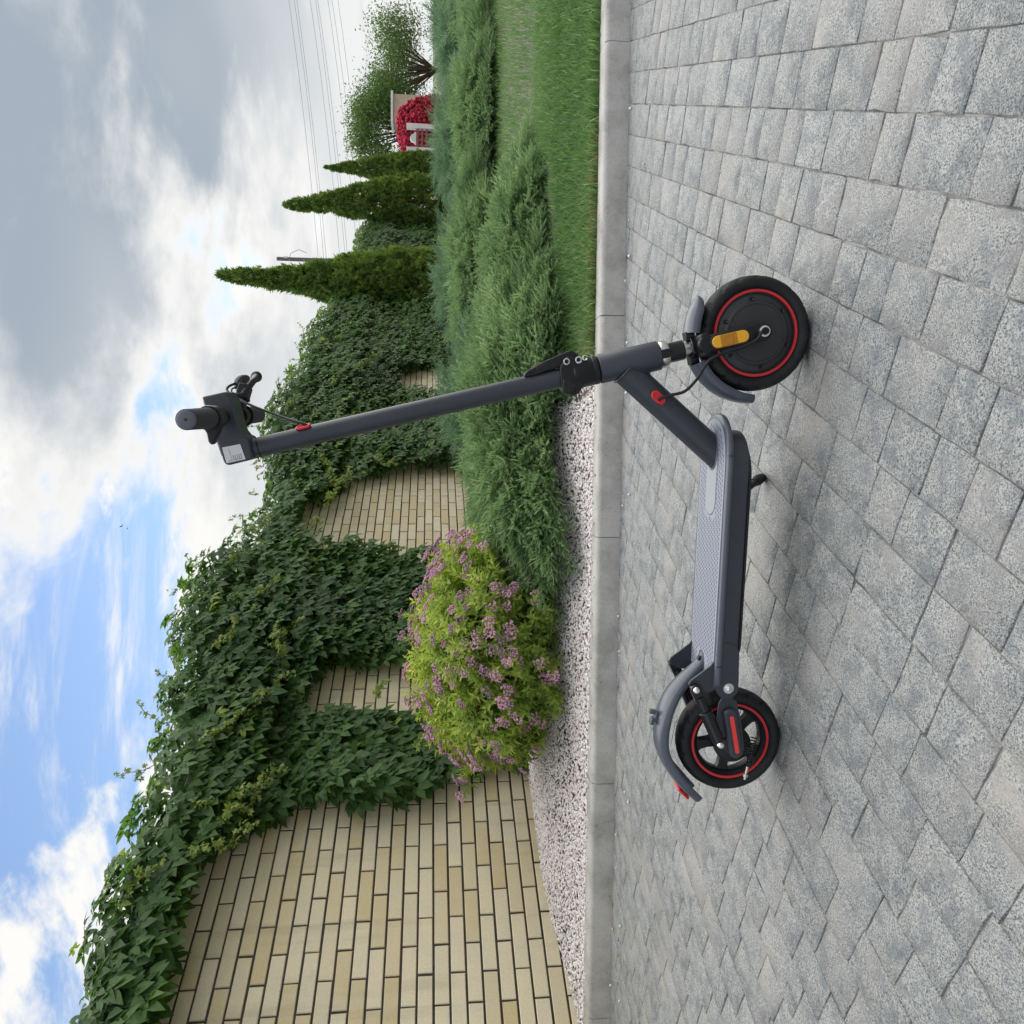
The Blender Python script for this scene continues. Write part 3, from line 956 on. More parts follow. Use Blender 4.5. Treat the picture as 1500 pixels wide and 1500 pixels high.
T = np.array([a for a, b in tv]) - vo; n = len(T)
rnd = rng.normal(0, 1, (n, 3))
Rm = frames(rnd * 0.7 + wn3 * 0.4 - up3 * 0.3, wn3 + up3 * 0.6 + rng.normal(0, 0.4, (n, 3))) * np.array([b for a, b in tv])[:, None, None]
V, F, tt = scatter(IV, rng.integers(0, 6, n), Rm, T, np.clip(rng.normal(0.5, 0.25, n), 0, 1))
tag(link('young_shoots', np_mesh('young_shoots', V, F, tt), vine, M_['shoot']), kind='stuff')

# ------------------------------------------------------------------ gravel
t_ = (1 + 5 ** 0.5) / 2
ICO_V = np.array([(-1, t_, 0), (1, t_, 0), (-1, -t_, 0), (1, -t_, 0), (0, -1, t_), (0, 1, t_), (0, -1, -t_), (0, 1, -t_), (t_, 0, -1), (t_, 0, 1), (-t_, 0, -1), (-t_, 0, 1)]) / math.sqrt(1 + t_ * t_)
ICO_F = np.array([(0, 11, 5), (0, 5, 1), (0, 1, 7), (0, 7, 10), (0, 10, 11), (1, 5, 9), (5, 11, 4), (11, 10, 2), (10, 7, 6), (7, 1, 8), (3, 9, 4), (3, 4, 2), (3, 2, 6), (3, 6, 8), (3, 8, 9), (4, 9, 5), (2, 4, 11), (6, 2, 10), (8, 6, 7), (9, 8, 1)])
PEB = [(ICO_V * rng.uniform(0.72, 1.2, (12, 1)), ICO_F) for _ in range(8)]


def rand_rot(n):
    qx = rng.normal(0, 1, (n, 4)); qx /= np.linalg.norm(qx, axis=1, keepdims=True)
    a, b, c, d_ = qx.T
    return np.stack([np.stack([1 - 2 * (c * c + d_ * d_), 2 * (b * c - a * d_), 2 * (b * d_ + a * c)], 1), np.stack([2 * (b * c + a * d_), 1 - 2 * (b * b + d_ * d_), 2 * (c * d_ - a * b)], 1), np.stack([2 * (b * d_ - a * c), 2 * (c * d_ + a * b), 1 - 2 * (b * b + c * c)], 1)], 1)


def pebbles(name, x, y, size, lift=0.0, m='pebble'):
    n = len(x)
    T = np.stack([x, y, bed_z(x, y) + lift + size * rng.uniform(-0.1, 0.6, n)], 1)
    R_ = np.diag([1.0, 1.0, 0.7]) @ rand_rot(n)
    V, F, tt = scatter(PEB, rng.integers(0, 8, n), R_ * size[:, None, None], T, np.zeros(n))
    return tag(link(name, np_mesh(name, V, F), None, M_[m]), kind='stuff')


def bed_sample(n, x0, x1, dmax):
    x = rng.uniform(x0, x1, n); y = kerb_y(x) + 0.106 + rng.uniform(0, 1, n) * dmax
    return x, y


x, y = bed_sample(62000, -3.2, 0.66, 1.5)
wd_ = (x - WP[0]) * WN[0] + (y - WP[1]) * WN[1]
ok = (wd_ > 0.0) & ((y - kerb_y(x) < 0.75) | (x < -0.4)) & ~((x > 0.48) & (rng.uniform(0, 1, len(x)) < 0.7))
x, y = x[ok], y[ok]
o = pebbles('gravel', x, y, rng.uniform(0.004, 0.0085, len(x)))
tag(o, 'white and pinkish marble gravel along the back of the kerb', 'gravel')
x = np.concatenate([rng.uniform(-2.4, 0.6, 70), rng.uniform(-2.2, 1.6, 26)]); dd_ = np.concatenate([rng.uniform(0.03, 0.10, 70), -np.abs(rng.normal(0, 0.10, 26)) - 0.012])
y = kerb_y(x) + dd_; zk = np.where(dd_ > 0, 0.0925, 0.001); szs = rng.uniform(0.003, 0.0065, 96)
V, F, tt = scatter(PEB, rng.integers(0, 8, 96), rand_rot(96) * szs[:, None, None], np.stack([x, y, zk + szs * 0.55], 1), np.zeros(96))
tag(link('gravel', np_mesh('gravel', V, F), None, M_['pebble']), 'loose pale stones strayed onto the kerb and the paving edge', 'gravel', kind='stuff')
x = rng.uniform(1.12, 1.72, 2600); y = 3.40 + (x - 1.12) * 0.20 + rng.normal(0, 0.035, 2600)
o = pebbles('bark_mulch', x, y, rng.uniform(0.006, 0.014, 2600), m='mulch')
tag(o, 'small grey patch of bark mulch between the lawn and the front juniper', 'mulch')

# ------------------------------------------------------------------ lawn
def blade(bend, wdt, seed):
    r = random.Random(seed)
    V = [(-wdt, 0, 0), (wdt, 0, 0), (-wdt * 0.8, bend * 0.28, 0.55), (wdt * 0.8, bend * 0.28, 0.55), (0, bend, 0.95)]
    return np.array(V, float), np.array([(0, 1, 3), (0, 3, 2), (2, 3, 4)]), np.array([-0.08, -0.08, 0.0, 0.0, 0.06])


GB = [blade(b, wv, 1) for b, wv in ((0.15, 0.035), (0.35, 0.03), (0.6, 0.032), (0.85, 0.03))]


def grass(name, x, y, hgt, tint, m='grass', wide=1.0):
    n = len(x)
    a = rng.uniform(0, 2 * PI, n)
    ca, sa = np.cos(a), np.sin(a)
    Rm = np.zeros((n, 3, 3))
    Rm[:, 0, 0] = ca * wide; Rm[:, 1, 0] = sa * wide; Rm[:, 0, 1] = -sa; Rm[:, 1, 1] = ca; Rm[:, 2, 2] = 1
    tl = rng.normal(0, 0.22, (n, 2)); Rm[:, 0, 2] = tl[:, 0]; Rm[:, 1, 2] = tl[:, 1]
    T = np.stack([x, y, bed_z(x, y) - 0.004], 1)
    V, F, tt = scatter(GB, rng.integers(0, 4, n), Rm * hgt[:, None, None], T, tint)
    return tag(link(name, np_mesh(name, V, F, tt), None, M_[m]), kind='stuff')


def lawn_pts(n, x0, x1, d0, d1, edge=True):
    x = rng.uniform(x0, x1, n); dd_ = rng.uniform(d0, d1, n)
    y = kerb_y(x) + 0.108 + dd_
    e = 0.60 - dd_ * 0.1 + 0.05 * np.sin(dd_ * 14) + rng.normal(0, 0.03, n)
    ok = x > e
    ok &= ~((np.abs(y - (3.40 + (x - 1.12) * 0.20)) < 0.06) & (x > 1.10) & (x < 1.74))
    return x[ok], y[ok]


a1 = lawn_pts(50000, 0.4, 3.2, -0.012, 1.1); a2 = lawn_pts(42000, 0.6, 8.0, 1.1, 4.5); a3 = lawn_pts(22000, 3.2, 9.0, 0.0, 1.1)
x = np.concatenate([a1[0], a2[0], a3[0]]); y = np.concatenate([a1[1], a2[1], a3[1]])
nn_ = len(x)
tn = np.clip(0.42 + 0.07 * vnoise(x, y, 31, 5) + rng.normal(0, 0.2, nn_), 0, 0.82)
tn = np.where(rng.uniform(0, 1, nn_) < 0.06, 1.0, tn)
o = grass('lawn', x, y, rng.uniform(0.035, 0.075, nn_), tn)
tag(o, 'short green lawn between the kerb and the junipers', 'lawn')
x = np.concatenate([rng.uniform(0.62, 1.5, 900), rng.normal(0.66, 0.06, 500)]); y = kerb_y(x) + 0.112 + np.abs(rng.normal(0, 0.035, len(x)))
y[900:] += rng.uniform(0, 0.2, 500)
o = grass('dry_grass', x, y, rng.uniform(0.02, 0.055, len(x)), rng.uniform(0, 1, len(x)), m='dry')
tag(o, 'straw coloured dry grass along the kerb edge of the lawn', 'grass')

# ------------------------------------------------------------------ junipers
def feather(seed, nside, nneed):
    """a flat juniper spray along +Y, normal +Z"""
    r = random.Random(seed)
    V = []; F = []; Tn = []

    def tri(p, q, s_, t0, t1):
        b = len(V); V.extend([p, q, s_]); F.append((b, b + 1, b + 2)); Tn.extend([t0, t0, t1])

    def axis_pt(t):
        return np.array([0.03 * math.sin(t * 4 + seed), t, -0.18 * t * t])

    def shoot(p0, dirv, L, nn_):
        dirv = dirv / np.linalg.norm(dirv)
        sd_ = np.cross(dirv, [0, 0, 1.0]); sd_ /= np.linalg.norm(sd_) + 1e-9
        upv = np.cross(sd_, dirv)
        wv = 0.013
        tri(p0 - sd_ * wv, p0 + sd_ * wv, p0 + dirv * L * 1.12, 0.0, 0.34)
        for i in range(nn_):
            t = (i + 0.6) / nn_
            a = r.uniform(0, 2 * PI)
            o = (sd_ * math.cos(a) + upv * math.sin(a))
            pb = p0 + dirv * L * t * 0.92
            le = r.uniform(0.05, 0.085) * (1.1 - 0.4 * t)
            tip = pb + dirv * le * 0.9 + o * le * 0.5
            sw = np.cross(o, dirv) * 0.010
            tri(pb - sw, pb + sw, tip, 0.0, 0.2)

    for i in range(nside):
        t = 0.10 + 0.85 * i / nside
        for sg in (-1, 1):
            p = axis_pt(t + r.uniform(-0.02, 0.02))
            dv = np.array([sg * math.sin(0.50), math.cos(0.50), r.uniform(-0.25, 0.35)])
            L = 0.40 * (1 - 0.62 * t) * r.uniform(0.7, 1.15)
            shoot(p, dv, L, nneed)
    shoot(axis_pt(0.9), np.array([0, 1, -0.2]), 0.16, nneed)
    # woody axis
    for i in range(3):
        a, c = axis_pt(i / 3), axis_pt((i + 1) / 3)
        tri(a + [-0.008, 0, 0], a + [0.008, 0, 0], c, -0.1, -0.1)
    return np.array(V, float), np.array(F), np.array(Tn)


JN = [feather(i, 9, 6) for i in range(5)]
JF = [feather(20 + i, 7, 3) for i in range(4)]


def juniper(label, cx, cy, rx, ry, h, nspr, temps, m, rot=0.0, size=(0.22, 0.36), seed=0, tint0=0.35, lift=0.05):
    r = np.random.default_rng(seed)
    gz = float(bed_z(np.array(cx), np.array(cy)))
    root = empty('juniper', (cx, cy, gz))
    tag(root, label, 'juniper', 'spreading junipers in the bed')
    ph = r.uniform(0, 2 * PI, nspr); rho = r.uniform(0.0, 1, nspr) ** 0.55
    lob = 1 + 0.13 * np.sin(ph * 5 + seed) + 0.09 * np.sin(ph * 9 + 2 * seed)
    ex = rho * np.cos(ph) * rx * lob; ey = rho * np.sin(ph) * ry * lob
    cr, sr = math.cos(rot), math.sin(rot)
    X_ = ex * cr - ey * sr; Y_ = ex * sr + ey * cr
    prof_ = np.clip(1 - rho ** 2.2, 0, 1) ** 0.75
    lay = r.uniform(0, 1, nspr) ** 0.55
    lump = 1 + 0.13 * vnoise(X_, Y_, seed + 3, 7.0)
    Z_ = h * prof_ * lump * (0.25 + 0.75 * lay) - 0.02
    size_ = r.uniform(size[0], size[1], nspr)
    rad = np.stack([np.cos(ph) * cr - np.sin(ph) * sr, np.cos(ph) * sr + np.sin(ph) * cr, np.zeros(nspr)], 1)
    upw = np.clip(0.75 - 0.75 * rho, 0.02, 1) + 0.22 * (lay - 0.4)
    ang = r.normal(0, 0.38, nspr)
    rad = np.stack([rad[:, 0] * np.cos(ang) - rad[:, 1] * np.sin(ang), rad[:, 0] * np.sin(ang) + rad[:, 1] * np.cos(ang), rad[:, 2]], 1)
    yd = rad * (0.55 + 0.5 * rho)[:, None] + np.array([0, 0, 1.0]) * upw[:, None] + r.normal(0, 0.14, (nspr, 3))
    nd = np.array([0, 0, 1.0]) + r.normal(0, 0.45, (nspr, 3)) + rad * 0.25
    yd = yd / np.linalg.norm(yd, axis=1, keepdims=True)
    T = np.stack([X_, Y_, Z_], 1) - yd * (size_ * 0.72)[:, None]
    T[:, 2] = np.maximum(T[:, 2], 0.01) + lift * np.clip(rho * 1.3, 0, 1)
    Rm = frames(yd, nd) * size_[:, None, None]
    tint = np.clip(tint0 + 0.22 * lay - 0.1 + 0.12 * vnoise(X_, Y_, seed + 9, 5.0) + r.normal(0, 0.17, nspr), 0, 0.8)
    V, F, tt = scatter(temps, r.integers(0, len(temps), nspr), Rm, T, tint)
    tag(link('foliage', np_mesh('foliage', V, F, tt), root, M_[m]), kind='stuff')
    b = MB()
    for i in range(16):
        a = 2 * PI * i / 16 + random.uniform(-0.2, 0.2); k = random.uniform(0.55, 0.9)
        p1 = Vector((math.cos(a) * rx * k, math.sin(a) * ry * k, h * random.uniform(0.25, 0.6)))
        p1 = Vector((p1.x * cr - p1.y * sr, p1.x * sr + p1.y * cr, p1.z))
        b.tube([Vector((0, 0, 0)), p1 * 0.35 + Vector((0, 0, 0.02)), p1 * 0.7 + Vector((0, 0, 0.03)), p1], [0.016, 0.011, 0.007, 0.003], n=6)
    b.build('branches', M_['stem'], root)
    return root


juniper('bright green feathery juniper nearest the kerb, behind the scooter stem', 0.43, 4.00, 1.16, 0.82, 0.38, 3200, JN, 'juniper', 0.20, (0.25, 0.42), 1, 0.32)
juniper('low right-pointing green juniper beside the grey bark patch on the lawn', 1.36, 3.95, 0.62, 0.42, 0.27, 1100, JN, 'juniper', 0.12, (0.22, 0.36), 2, 0.38)
juniper('green juniper of the middle row with a dark gap beneath, at the lawn strip', 2.15, 6.55, 1.05, 0.68, 0.42, 1500, JN, 'juniper', 0.12, (0.26, 0.42), 3, 0.38, 0.09)
juniper('juniper of the middle row furthest right, tips leaning over the lawn', 3.75, 6.95, 1.1, 0.72, 0.36, 1200, JN, 'juniper', 0.15, (0.28, 0.44), 4, 0.38, 0.08)
juniper('bluish juniper tuft under the creeper, behind the nearest bright green juniper', 0.95, 6.0, 0.85, 0.7, 0.52, 1000, JF, 'juniper2', 0.5, (0.22, 0.36), 5, 0.36)
juniper('bluish green back row juniper in front of the tallest thuja', 2.75, 8.6, 1.35, 0.9, 0.58, 1000, JF, 'juniper2', 0.7, (0.26, 0.42), 6, 0.34)
juniper('bluish green back row juniper right of the tallest thuja', 5.0, 10.0, 1.6, 1.0, 0.60, 900, JF, 'juniper2', 0.7, (0.28, 0.46), 7, 0.34)
juniper('pale bluish juniper at the far right end of the back row', 7.7, 11.8, 1.7, 1.1, 0.62, 800, JF, 'juniper2', 0.6, (0.3, 0.5), 8, 0.36)
juniper('green juniper past the right end of the middle row', 5.9, 7.6, 1.3, 0.9, 0.45, 700, JF, 'juniper', 0.3, (0.28, 0.46), 9, 0.4)

# ------------------------------------------------------------------ thujas
def fan(seed):
    r = random.Random(seed); V = []; F = []; Tn = []
    for i in range(9):
        a = (i - 4) * 0.30 + r.uniform(-0.08, 0.08)
        L = (1 - 0.09 * abs(i - 4)) * r.uniform(0.75, 1.1)
        dx_, dy_ = math.sin(a), math.cos(a)
        px2, py2 = dy_ * 0.085, -dx_ * 0.085
        z1, z2 = r.uniform(-0.05, 0.09), r.uniform(-0.24, 0.05)
        b = len(V)
        V += [(dx_ * 0.12, dy_ * 0.12, 0), (dx_ * 0.6 * L - px2, dy_ * 0.6 * L - py2, z1), (dx_ * 0.6 * L + px2, dy_ * 0.6 * L + py2, z1), (dx_ * L, dy_ * L, z2)]
        F += [(b, b + 2, b + 1), (b + 1, b + 2, b + 3)]; Tn += [-0.12, 0, 0, 0.25]
    return np.array(V, float), np.array(F), np.array(Tn)


TF = [fan(i) for i in range(5)]


def thuja(label, cx, cy, prof_, nspr, seed, lean=(0, 0), size=(0.09, 0.19)):
    r = np.random.default_rng(seed)
    gz = 0.15
    root = empty('conical_thuja', (cx, cy, gz))
    tag(root, label, 'thuja tree', 'conical thujas along the wall')
    H = prof_[-1][0]
    hs_ = np.array([p[0] for p in prof_]); rs_ = np.array([p[1] for p in prof_])
    # height chosen in proportion to girth
    hh = np.linspace(0, H, 300); cdf = np.cumsum(np.interp(hh, hs_, rs_) + 0.05); cdf /= cdf[-1]
    h_ = np.interp(r.uniform(0, 1, nspr), cdf, hh)
    ph = r.uniform(0, 2 * PI, nspr)
    lump = 1 + 0.09 * vnoise(ph * 2, h_ * 2.2, seed, 2.0) + 0.10 * vnoise(ph * 6, h_ * 9, seed + 1, 1.5)
    inn = r.uniform(0, 1, nspr) ** 0.35
    rr_ = np.interp(h_, hs_, rs_) * lump * (0.62 + 0.40 * inn + 0.05 * r.normal(0, 1, nspr))
    # foliage grows in tufts: most sprays gather round a tuft centre
    nc = nspr // 13
    own = r.integers(0, nc, nspr); loose = r.uniform(0, 1, nspr) < 0.22
    h_ = np.where(loose, h_, np.clip(h_[own] + r.normal(0, 0.055, nspr), 0.02, H))
    Rl = np.interp(h_, hs_, rs_)
    ph = np.where(loose, ph, ph[own] + r.normal(0, 0.055, nspr) / np.maximum(Rl, 0.05))
    rr_ = np.where(loose, rr_ * 0.86, np.interp(h_, hs_, rs_) * (0.80 + 0.24 * np.random.default_rng(seed + 50).uniform(0, 1, nc)[own]) + r.normal(0, 0.022, nspr))
    fx = h_ / H
    T = np.stack([rr_ * np.cos(ph) + lean[0] * fx ** 2, rr_ * np.sin(ph) + lean[1] * fx ** 2, h_], 1)
    rad = np.stack([np.cos(ph), np.sin(ph), np.zeros(nspr)], 1)
    upw = 0.55 + 1.6 * np.clip(fx - 0.8, 0, 1) * 4
    yd = rad * 0.75 + np.array([0, 0, 1.0]) * upw[:, None] + r.normal(0, 0.32, (nspr, 3))
    tg = np.stack([-np.sin(ph), np.cos(ph), np.zeros(nspr)], 1)
    nd = tg * r.choice([-1, 1], nspr)[:, None] * 0.8 + rad * 0.7 + r.normal(0, 0.35, (nspr, 3))
    sz = r.uniform(size[0], size[1], nspr)
    Rm = frames(yd, nd) * sz[:, None, None]
    T = T - (yd / np.linalg.norm(yd, axis=1, keepdims=True)) * (sz * 0.5)[:, None]
    tint = np.clip(0.36 + 0.14 * vnoise(ph * 3, h_ * 3, seed + 5, 2.0) + r.normal(0, 0.2, nspr) + 0.16 * r.normal(0, 1, nc)[own], 0, 1)
    V, F, tt = scatter(TF, r.integers(0, 5, nspr), Rm, T, tint)
    tag(link('crown', np_mesh('crown', V, F, tt), root, M_['thuja']), kind='stuff')
    b = MB()
    b.tube([(0, 0, -0.1), (0, 0, H * 0.4), (lean[0] * 0.5, lean[1] * 0.5, H * 0.72), (lean[0] * 0.9, lean[1] * 0.9, H * 0.94)], [0.07, 0.05, 0.03, 0.008], n=8)
    for i in range(70):
        hh_ = random.uniform(0.2, H * 0.9); a = random.uniform(0, 2 * PI); R0 = float(np.interp(hh_, hs_, rs_)) * 0.8
        lx = lean[0] * (hh_ / H) ** 2
        b.tube([(lx, 0, hh_ - R0 * 0.5), (lx + math.cos(a) * R0 * 0.6, math.sin(a) * R0 * 0.6, hh_ - 0.1 * R0), (lx + math.cos(a) * R0, math.sin(a) * R0, hh_ + 0.2 * R0)], [0.012, 0.008, 0.003], n=5)
    b.build('trunk', M_['stem'], root)
    return root


thuja('tallest conical thuja with a ragged tip, beside the creeper-covered wall', 4.12, 13.5,
      [(0.0, 0.56), (0.5, 0.61), (1.2, 0.60), (1.9, 0.49), (2.5, 0.33), (3.0, 0.20), (3.6, 0.13), (3.95, 0.10), (4.2, 0.05), (4.36, 0.012)], 9500, 41, (0.06, 0))
thuja('middle conical thuja between the tallest thuja and the smallest far one', 8.35, 20.0,
      [(0.0, 0.60), (0.6, 0.69), (1.4, 0.65), (2.2, 0.50), (3.0, 0.33), (3.6, 0.22), (4.1, 0.14), (4.36, 0.10), (4.48, 0.015)], 7500, 42, (-0.25, 0), (0.09, 0.16))
thuja('smallest looking, furthest conical thuja by the white gate', 12.45, 27.0,
      [(0.0, 0.54), (0.6, 0.61), (1.4, 0.58), (2.2, 0.45), (3.0, 0.29), (3.7, 0.16), (4.2, 0.06), (4.42, 0.012)], 6500, 43, (-0.1, 0), (0.1, 0.17))

# ------------------------------------------------------------------ golden spirea with pink flowers
def simple_leaf(L, Wd, fold, droop):
    pts = [(0, 0, 0), (-Wd / 2, 0.42 * L, fold), (0, 0.45 * L, -droop * 0.3), (Wd / 2, 0.42 * L, fold), (0, L, -droop)]
    return np.array(pts, float), np.array([(0, 2, 1), (0, 3, 2), (1, 2, 4), (2, 3, 4)]), np.zeros(5)


SL = [simple_leaf(1.0, 0.40, 0.07, 0.15), simple_leaf(1.0, 0.34, 0.10, 0.3), simple_leaf(0.9, 0.42, 0.05, 0.05)]
SPC = np.array([-0.705, 3.80]); SGZ = 0.12
shrub = empty('flowering_shrub', (SPC[0], SPC[1], SGZ))
tag(shrub, 'rounded golden-leaved spirea covered in pink flower clusters by the brick wall', 'shrub')
r = np.random.default_rng(77)
NS = 2100
cz = r.uniform(-0.55, 1, NS); ph = r.uniform(0, 2 * PI, NS)
sz_ = np.sqrt(1 - cz ** 2)
dirs = np.stack([sz_ * np.cos(ph), sz_ * np.sin(ph), cz], 1)
lump = 1 + 0.07 * vnoise(ph * 2, cz * 4, 5, 2) + 0.07 * vnoise(ph * 5, cz * 9, 6, 1.4) + r.normal(0, 0.035, NS)
depth = 0.80 + 0.20 * r.uniform(0, 1, NS) ** 0.6
RX, RY, RZ = 0.61, 0.60, 0.445
tips = dirs * np.array([RX, RY, RZ]) * (lump * depth)[:, None] + np.array([0, 0, 0.285])
tips[:, 2] = np.maximum(tips[:, 2], 0.03 + 0.05 * r.uniform(0, 1, NS))
lv_T = []; lv_y = []; lv_n = []; lv_s = []; lv_t = []
for i in range(NS):
    dv = dirs[i] * np.array([1, 1, 0.8]) + np.array([0, 0, 0.45]) + r.normal(0, 0.22, 3)
    dv /= np.linalg.norm(dv)
    a = np.cross(dv, [0.3, 0.2, 1.0]); a /= np.linalg.norm(a); b = np.cross(dv, a)
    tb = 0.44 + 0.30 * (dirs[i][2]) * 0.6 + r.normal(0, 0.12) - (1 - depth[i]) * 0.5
    ga = r.uniform(0, 6.28)
    for k in range(11):
        t = k / 11
        ga += 2.4
        o_ = a * math.cos(ga) + b * math.sin(ga)
        lv_T.append(tips[i] - dv * 0.085 * (1 - t)); lv_y.append(o_ * (1.0 - 0.35 * t) + dv * (0.35 + 0.75 * t)); lv_n.append(dv - o_ * 0.3)
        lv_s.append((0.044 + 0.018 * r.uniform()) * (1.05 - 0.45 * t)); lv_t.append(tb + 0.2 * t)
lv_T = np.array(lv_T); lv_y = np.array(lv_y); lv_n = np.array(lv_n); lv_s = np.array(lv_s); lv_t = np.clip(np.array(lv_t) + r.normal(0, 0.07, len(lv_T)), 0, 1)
keep = lv_T[:, 2] > 0.012
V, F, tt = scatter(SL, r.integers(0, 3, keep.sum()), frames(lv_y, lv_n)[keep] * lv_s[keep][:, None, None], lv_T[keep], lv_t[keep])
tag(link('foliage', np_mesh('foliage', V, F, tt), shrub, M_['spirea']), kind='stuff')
b = MB()
for i in range(0, NS, 12):
    p = Vector(tips[i].tolist())
    b.tube([(p.x * 0.08, p.y * 0.08, 0.0), (p.x * 0.5, p.y * 0.5, p.z * 0.55), p], [0.005, 0.003, 0.0015], n=5)
b.build('stems', M_['stem'], shrub)


def blossom(seed, m):
    rr = np.random.default_rng(seed); n = 34
    rad = np.sqrt(rr.uniform(0, 1, n)); a = rr.uniform(0, 6.28, n)
    x = rad * np.cos(a); y = rad * np.sin(a)
    # several small domes make one flat head
    cs = rr.uniform(-0.65, 0.65, (5, 2))
    dmin = np.min(np.hypot(x[:, None] - cs[None, :, 0], y[:, None] - cs[None, :, 1]), 1)
    z = 0.35 * np.clip(1 - dmin / 0.5, 0, 1) + rr.uniform(-0.05, 0.05, n)
    T = np.stack([x, y, z], 1)
    V, F, tt = scatter([(ICO_V[:, :] * 1.0, ICO_F)], np.zeros(n, int), rand_rot(n) * (rr.uniform(0.11, 0.2, n))[:, None, None], T, np.clip(rr.normal(0.5, 0.25, n), 0, 1))
    me = np_mesh('flower_cluster', V, F, tt); me.materials.append(M_[m]); return me


FL = [blossom(i, 'pink') for i in range(4)] + [blossom(9 + i, 'mauve') for i in range(2)]
cand = [i for i in range(NS) if depth[i] > 0.9 and tips[i][2] > 0.07 and dirs[i][1] < 0.3]
r.shuffle(cand)
# flowers sit in drifts
cand.sort(key=lambda i: -float(vnoise(np.array(ph[i] * 3.0), np.array(cz[i] * 5.0), 12, 2.0)) - r.normal(0, 0.9))
cnt = 0
for i in cand[:330]:
    if cnt >= 290: break
    dv = Vector((dirs[i] * np.array([1, 1, 0.8]) + np.array([0, 0, 0.6]) + r.normal(0, 0.2, 3)).tolist()).normalized()
    o = link('flower_cluster', FL[int(r.integers(0, 4)) if r.uniform() < 0.72 else int(r.integers(4, 6))], shrub)
    m4 = dv.to_track_quat('Z', 'Y').to_matrix().to_4x4() @ Matrix.Scale(float(r.uniform(0.019, 0.032)), 4)
    m4.translation = Vector(tips[i].tolist()) + dv * 0.022
    o.matrix_local = m4
    cnt += 1

# ------------------------------------------------------------------ far background on the right
bush = empty('red_flowering_bush', (15.2, 29.6, 0.1))
tag(bush, 'round bush in bright red bloom beside the white gate', 'bush')
n = 3000
dv = rng.normal(0, 1, (n, 3)); dv /= np.linalg.norm(dv, axis=1, keepdims=True)
T = dv * np.array([1.25, 1.0, 1.05]) * (0.75 + 0.25 * rng.uniform(0, 1, n))[:, None] * (1 + 0.1 * vnoise(dv[:, 0] * 3, dv[:, 2] * 3, 4, 2))[:, None] + np.array([0, 0, 1.0])
V, F, tt = scatter(PEB, rng.integers(0, 8, n), rand_rot(n) * rng.uniform(0.03, 0.075, n)[:, None, None], T, rng.uniform(0, 1, n))
tag(link('blossoms', np_mesh('blossoms', V, F, tt), bush, M_['red']), kind='stuff')
T2 = dv * np.array([1.2, 0.95, 1.0]) * (0.55 + 0.42 * rng.uniform(0, 1, n))[:, None] + np.array([0, 0, 1.0])
V, F, tt = scatter(SL, rng.integers(0, 3, n), rand_rot(n) * rng.uniform(0.1, 0.2, n)[:, None, None], T2, rng.uniform(0, 0.5, n))
tag(link('foliage', np_mesh('foliage', V, F, tt), bush, M_['thuja']), kind='stuff')

gate = empty('white_gate', (14.08, 28.4, 0.0))
tag(gate, 'small white gate with a rounded top piece and red-brown rails', 'gate')
MB().box((-0.28, 0, 0.85), 0.09, 0.09, 0.85).build('gate_post', M_['white_wall'], gate, bevel=0.01)
MB().box((0.62, 0, 0.85), 0.09, 0.09, 0.85).build('gate_post', M_['white_wall'], gate, bevel=0.01)
for zc in (0.95, 1.12, 1.29):
    MB().box((0.17, 0, zc), 0.36, 0.03, 0.035).build('rail', M_['rail'], gate)
for xc in (-0.05, 0.17, 0.39):
    MB().box((xc, 0.04, 0.85), 0.03, 0.012, 0.55).build('rail', M_['rail'], gate)
a = [(0.17 + 0.17 * math.cos(t), 1.40 + 0.17 * math.sin(t)) for t in np.linspace(0, PI, 14)]
MB().prism(a + [(-0.06, 1.40), (-0.06, 1.335), (0.40, 1.335), (0.40, 1.40)], -0.05, 0.05).build('rounded_top', M_['white_wall'], gate, bevel=0.01)
bw = empty('gate_pillar', (18.48, 34.5, 0.0))
tag(bw, 'beige rendered pillar with a pale cap at the far right', 'pillar')
MB().box((0, 0, 1.25), 0.6, 0.45, 1.25).build('shaft', M_['beige'], bw, bevel=0.01)
MB().box((0, 0, 2.55), 0.7, 0.55, 0.05).build('cap', M_['white_wall'], bw, bevel=0.01)
MB().box((0, 0, 0.2), 0.66, 0.51, 0.2).build('plinth', M_['kerb'], bw, bevel=0.01)


def broad_tree(label, cx, cy, cz_, R3, n, seed, trunk_h):
    r = np.random.default_rng(seed)
    root = empty('broadleaf_tree', (cx, cy, 0.0))
    tag(root, label, 'tree', 'broadleaf trees behind the garden')
    b = MB(); ends = []
    b.tube([(0, 0, -0.1), (0.05, 0, trunk_h * 0.6), (0, 0.05, cz_)], [0.14, 0.11, 0.07], n=8)
    for i in range(26):
        a = r.uniform(0, 6.28); el = r.uniform(-0.3, 1.2)
        e = np.array([math.cos(a) * math.cos(el) * R3[0], math.sin(a) * math.cos(el) * R3[1], math.sin(el) * R3[2]]) * r.uniform(0.6, 0.95)
        p1 = np.array([0, 0, cz_]) + e
        b.tube([(0, 0, trunk_h * r.uniform(0.6, 1.0)), tuple(np.array([0, 0, cz_ - 0.2]) + e * 0.5), tuple(p1)], [0.05, 0.03, 0.01], n=5)
        ends.append(p1)
    b.build('trunk', M_['stem'], root)
    ends = np.array(ends); k = r.integers(0, len(ends), n)
    T = ends[k] + r.normal(0, 1, (n, 3)) * np.array([0.34, 0.34, 0.26]) * R3[0] / 1.6
    V, F, tt = scatter(SL, r.integers(0, 3, n), rand_rot(n) * r.uniform(0.10, 0.19, n)[:, None, None], T, np.clip(0.25 + 0.5 * (T[:, 2] - cz_) / R3[2] * 0.5 + r.normal(0.1, 0.2, n), 0, 1))
    tag(link('crown', np_mesh('crown', V, F, tt), root, M_['treeleaf']), kind='stuff')


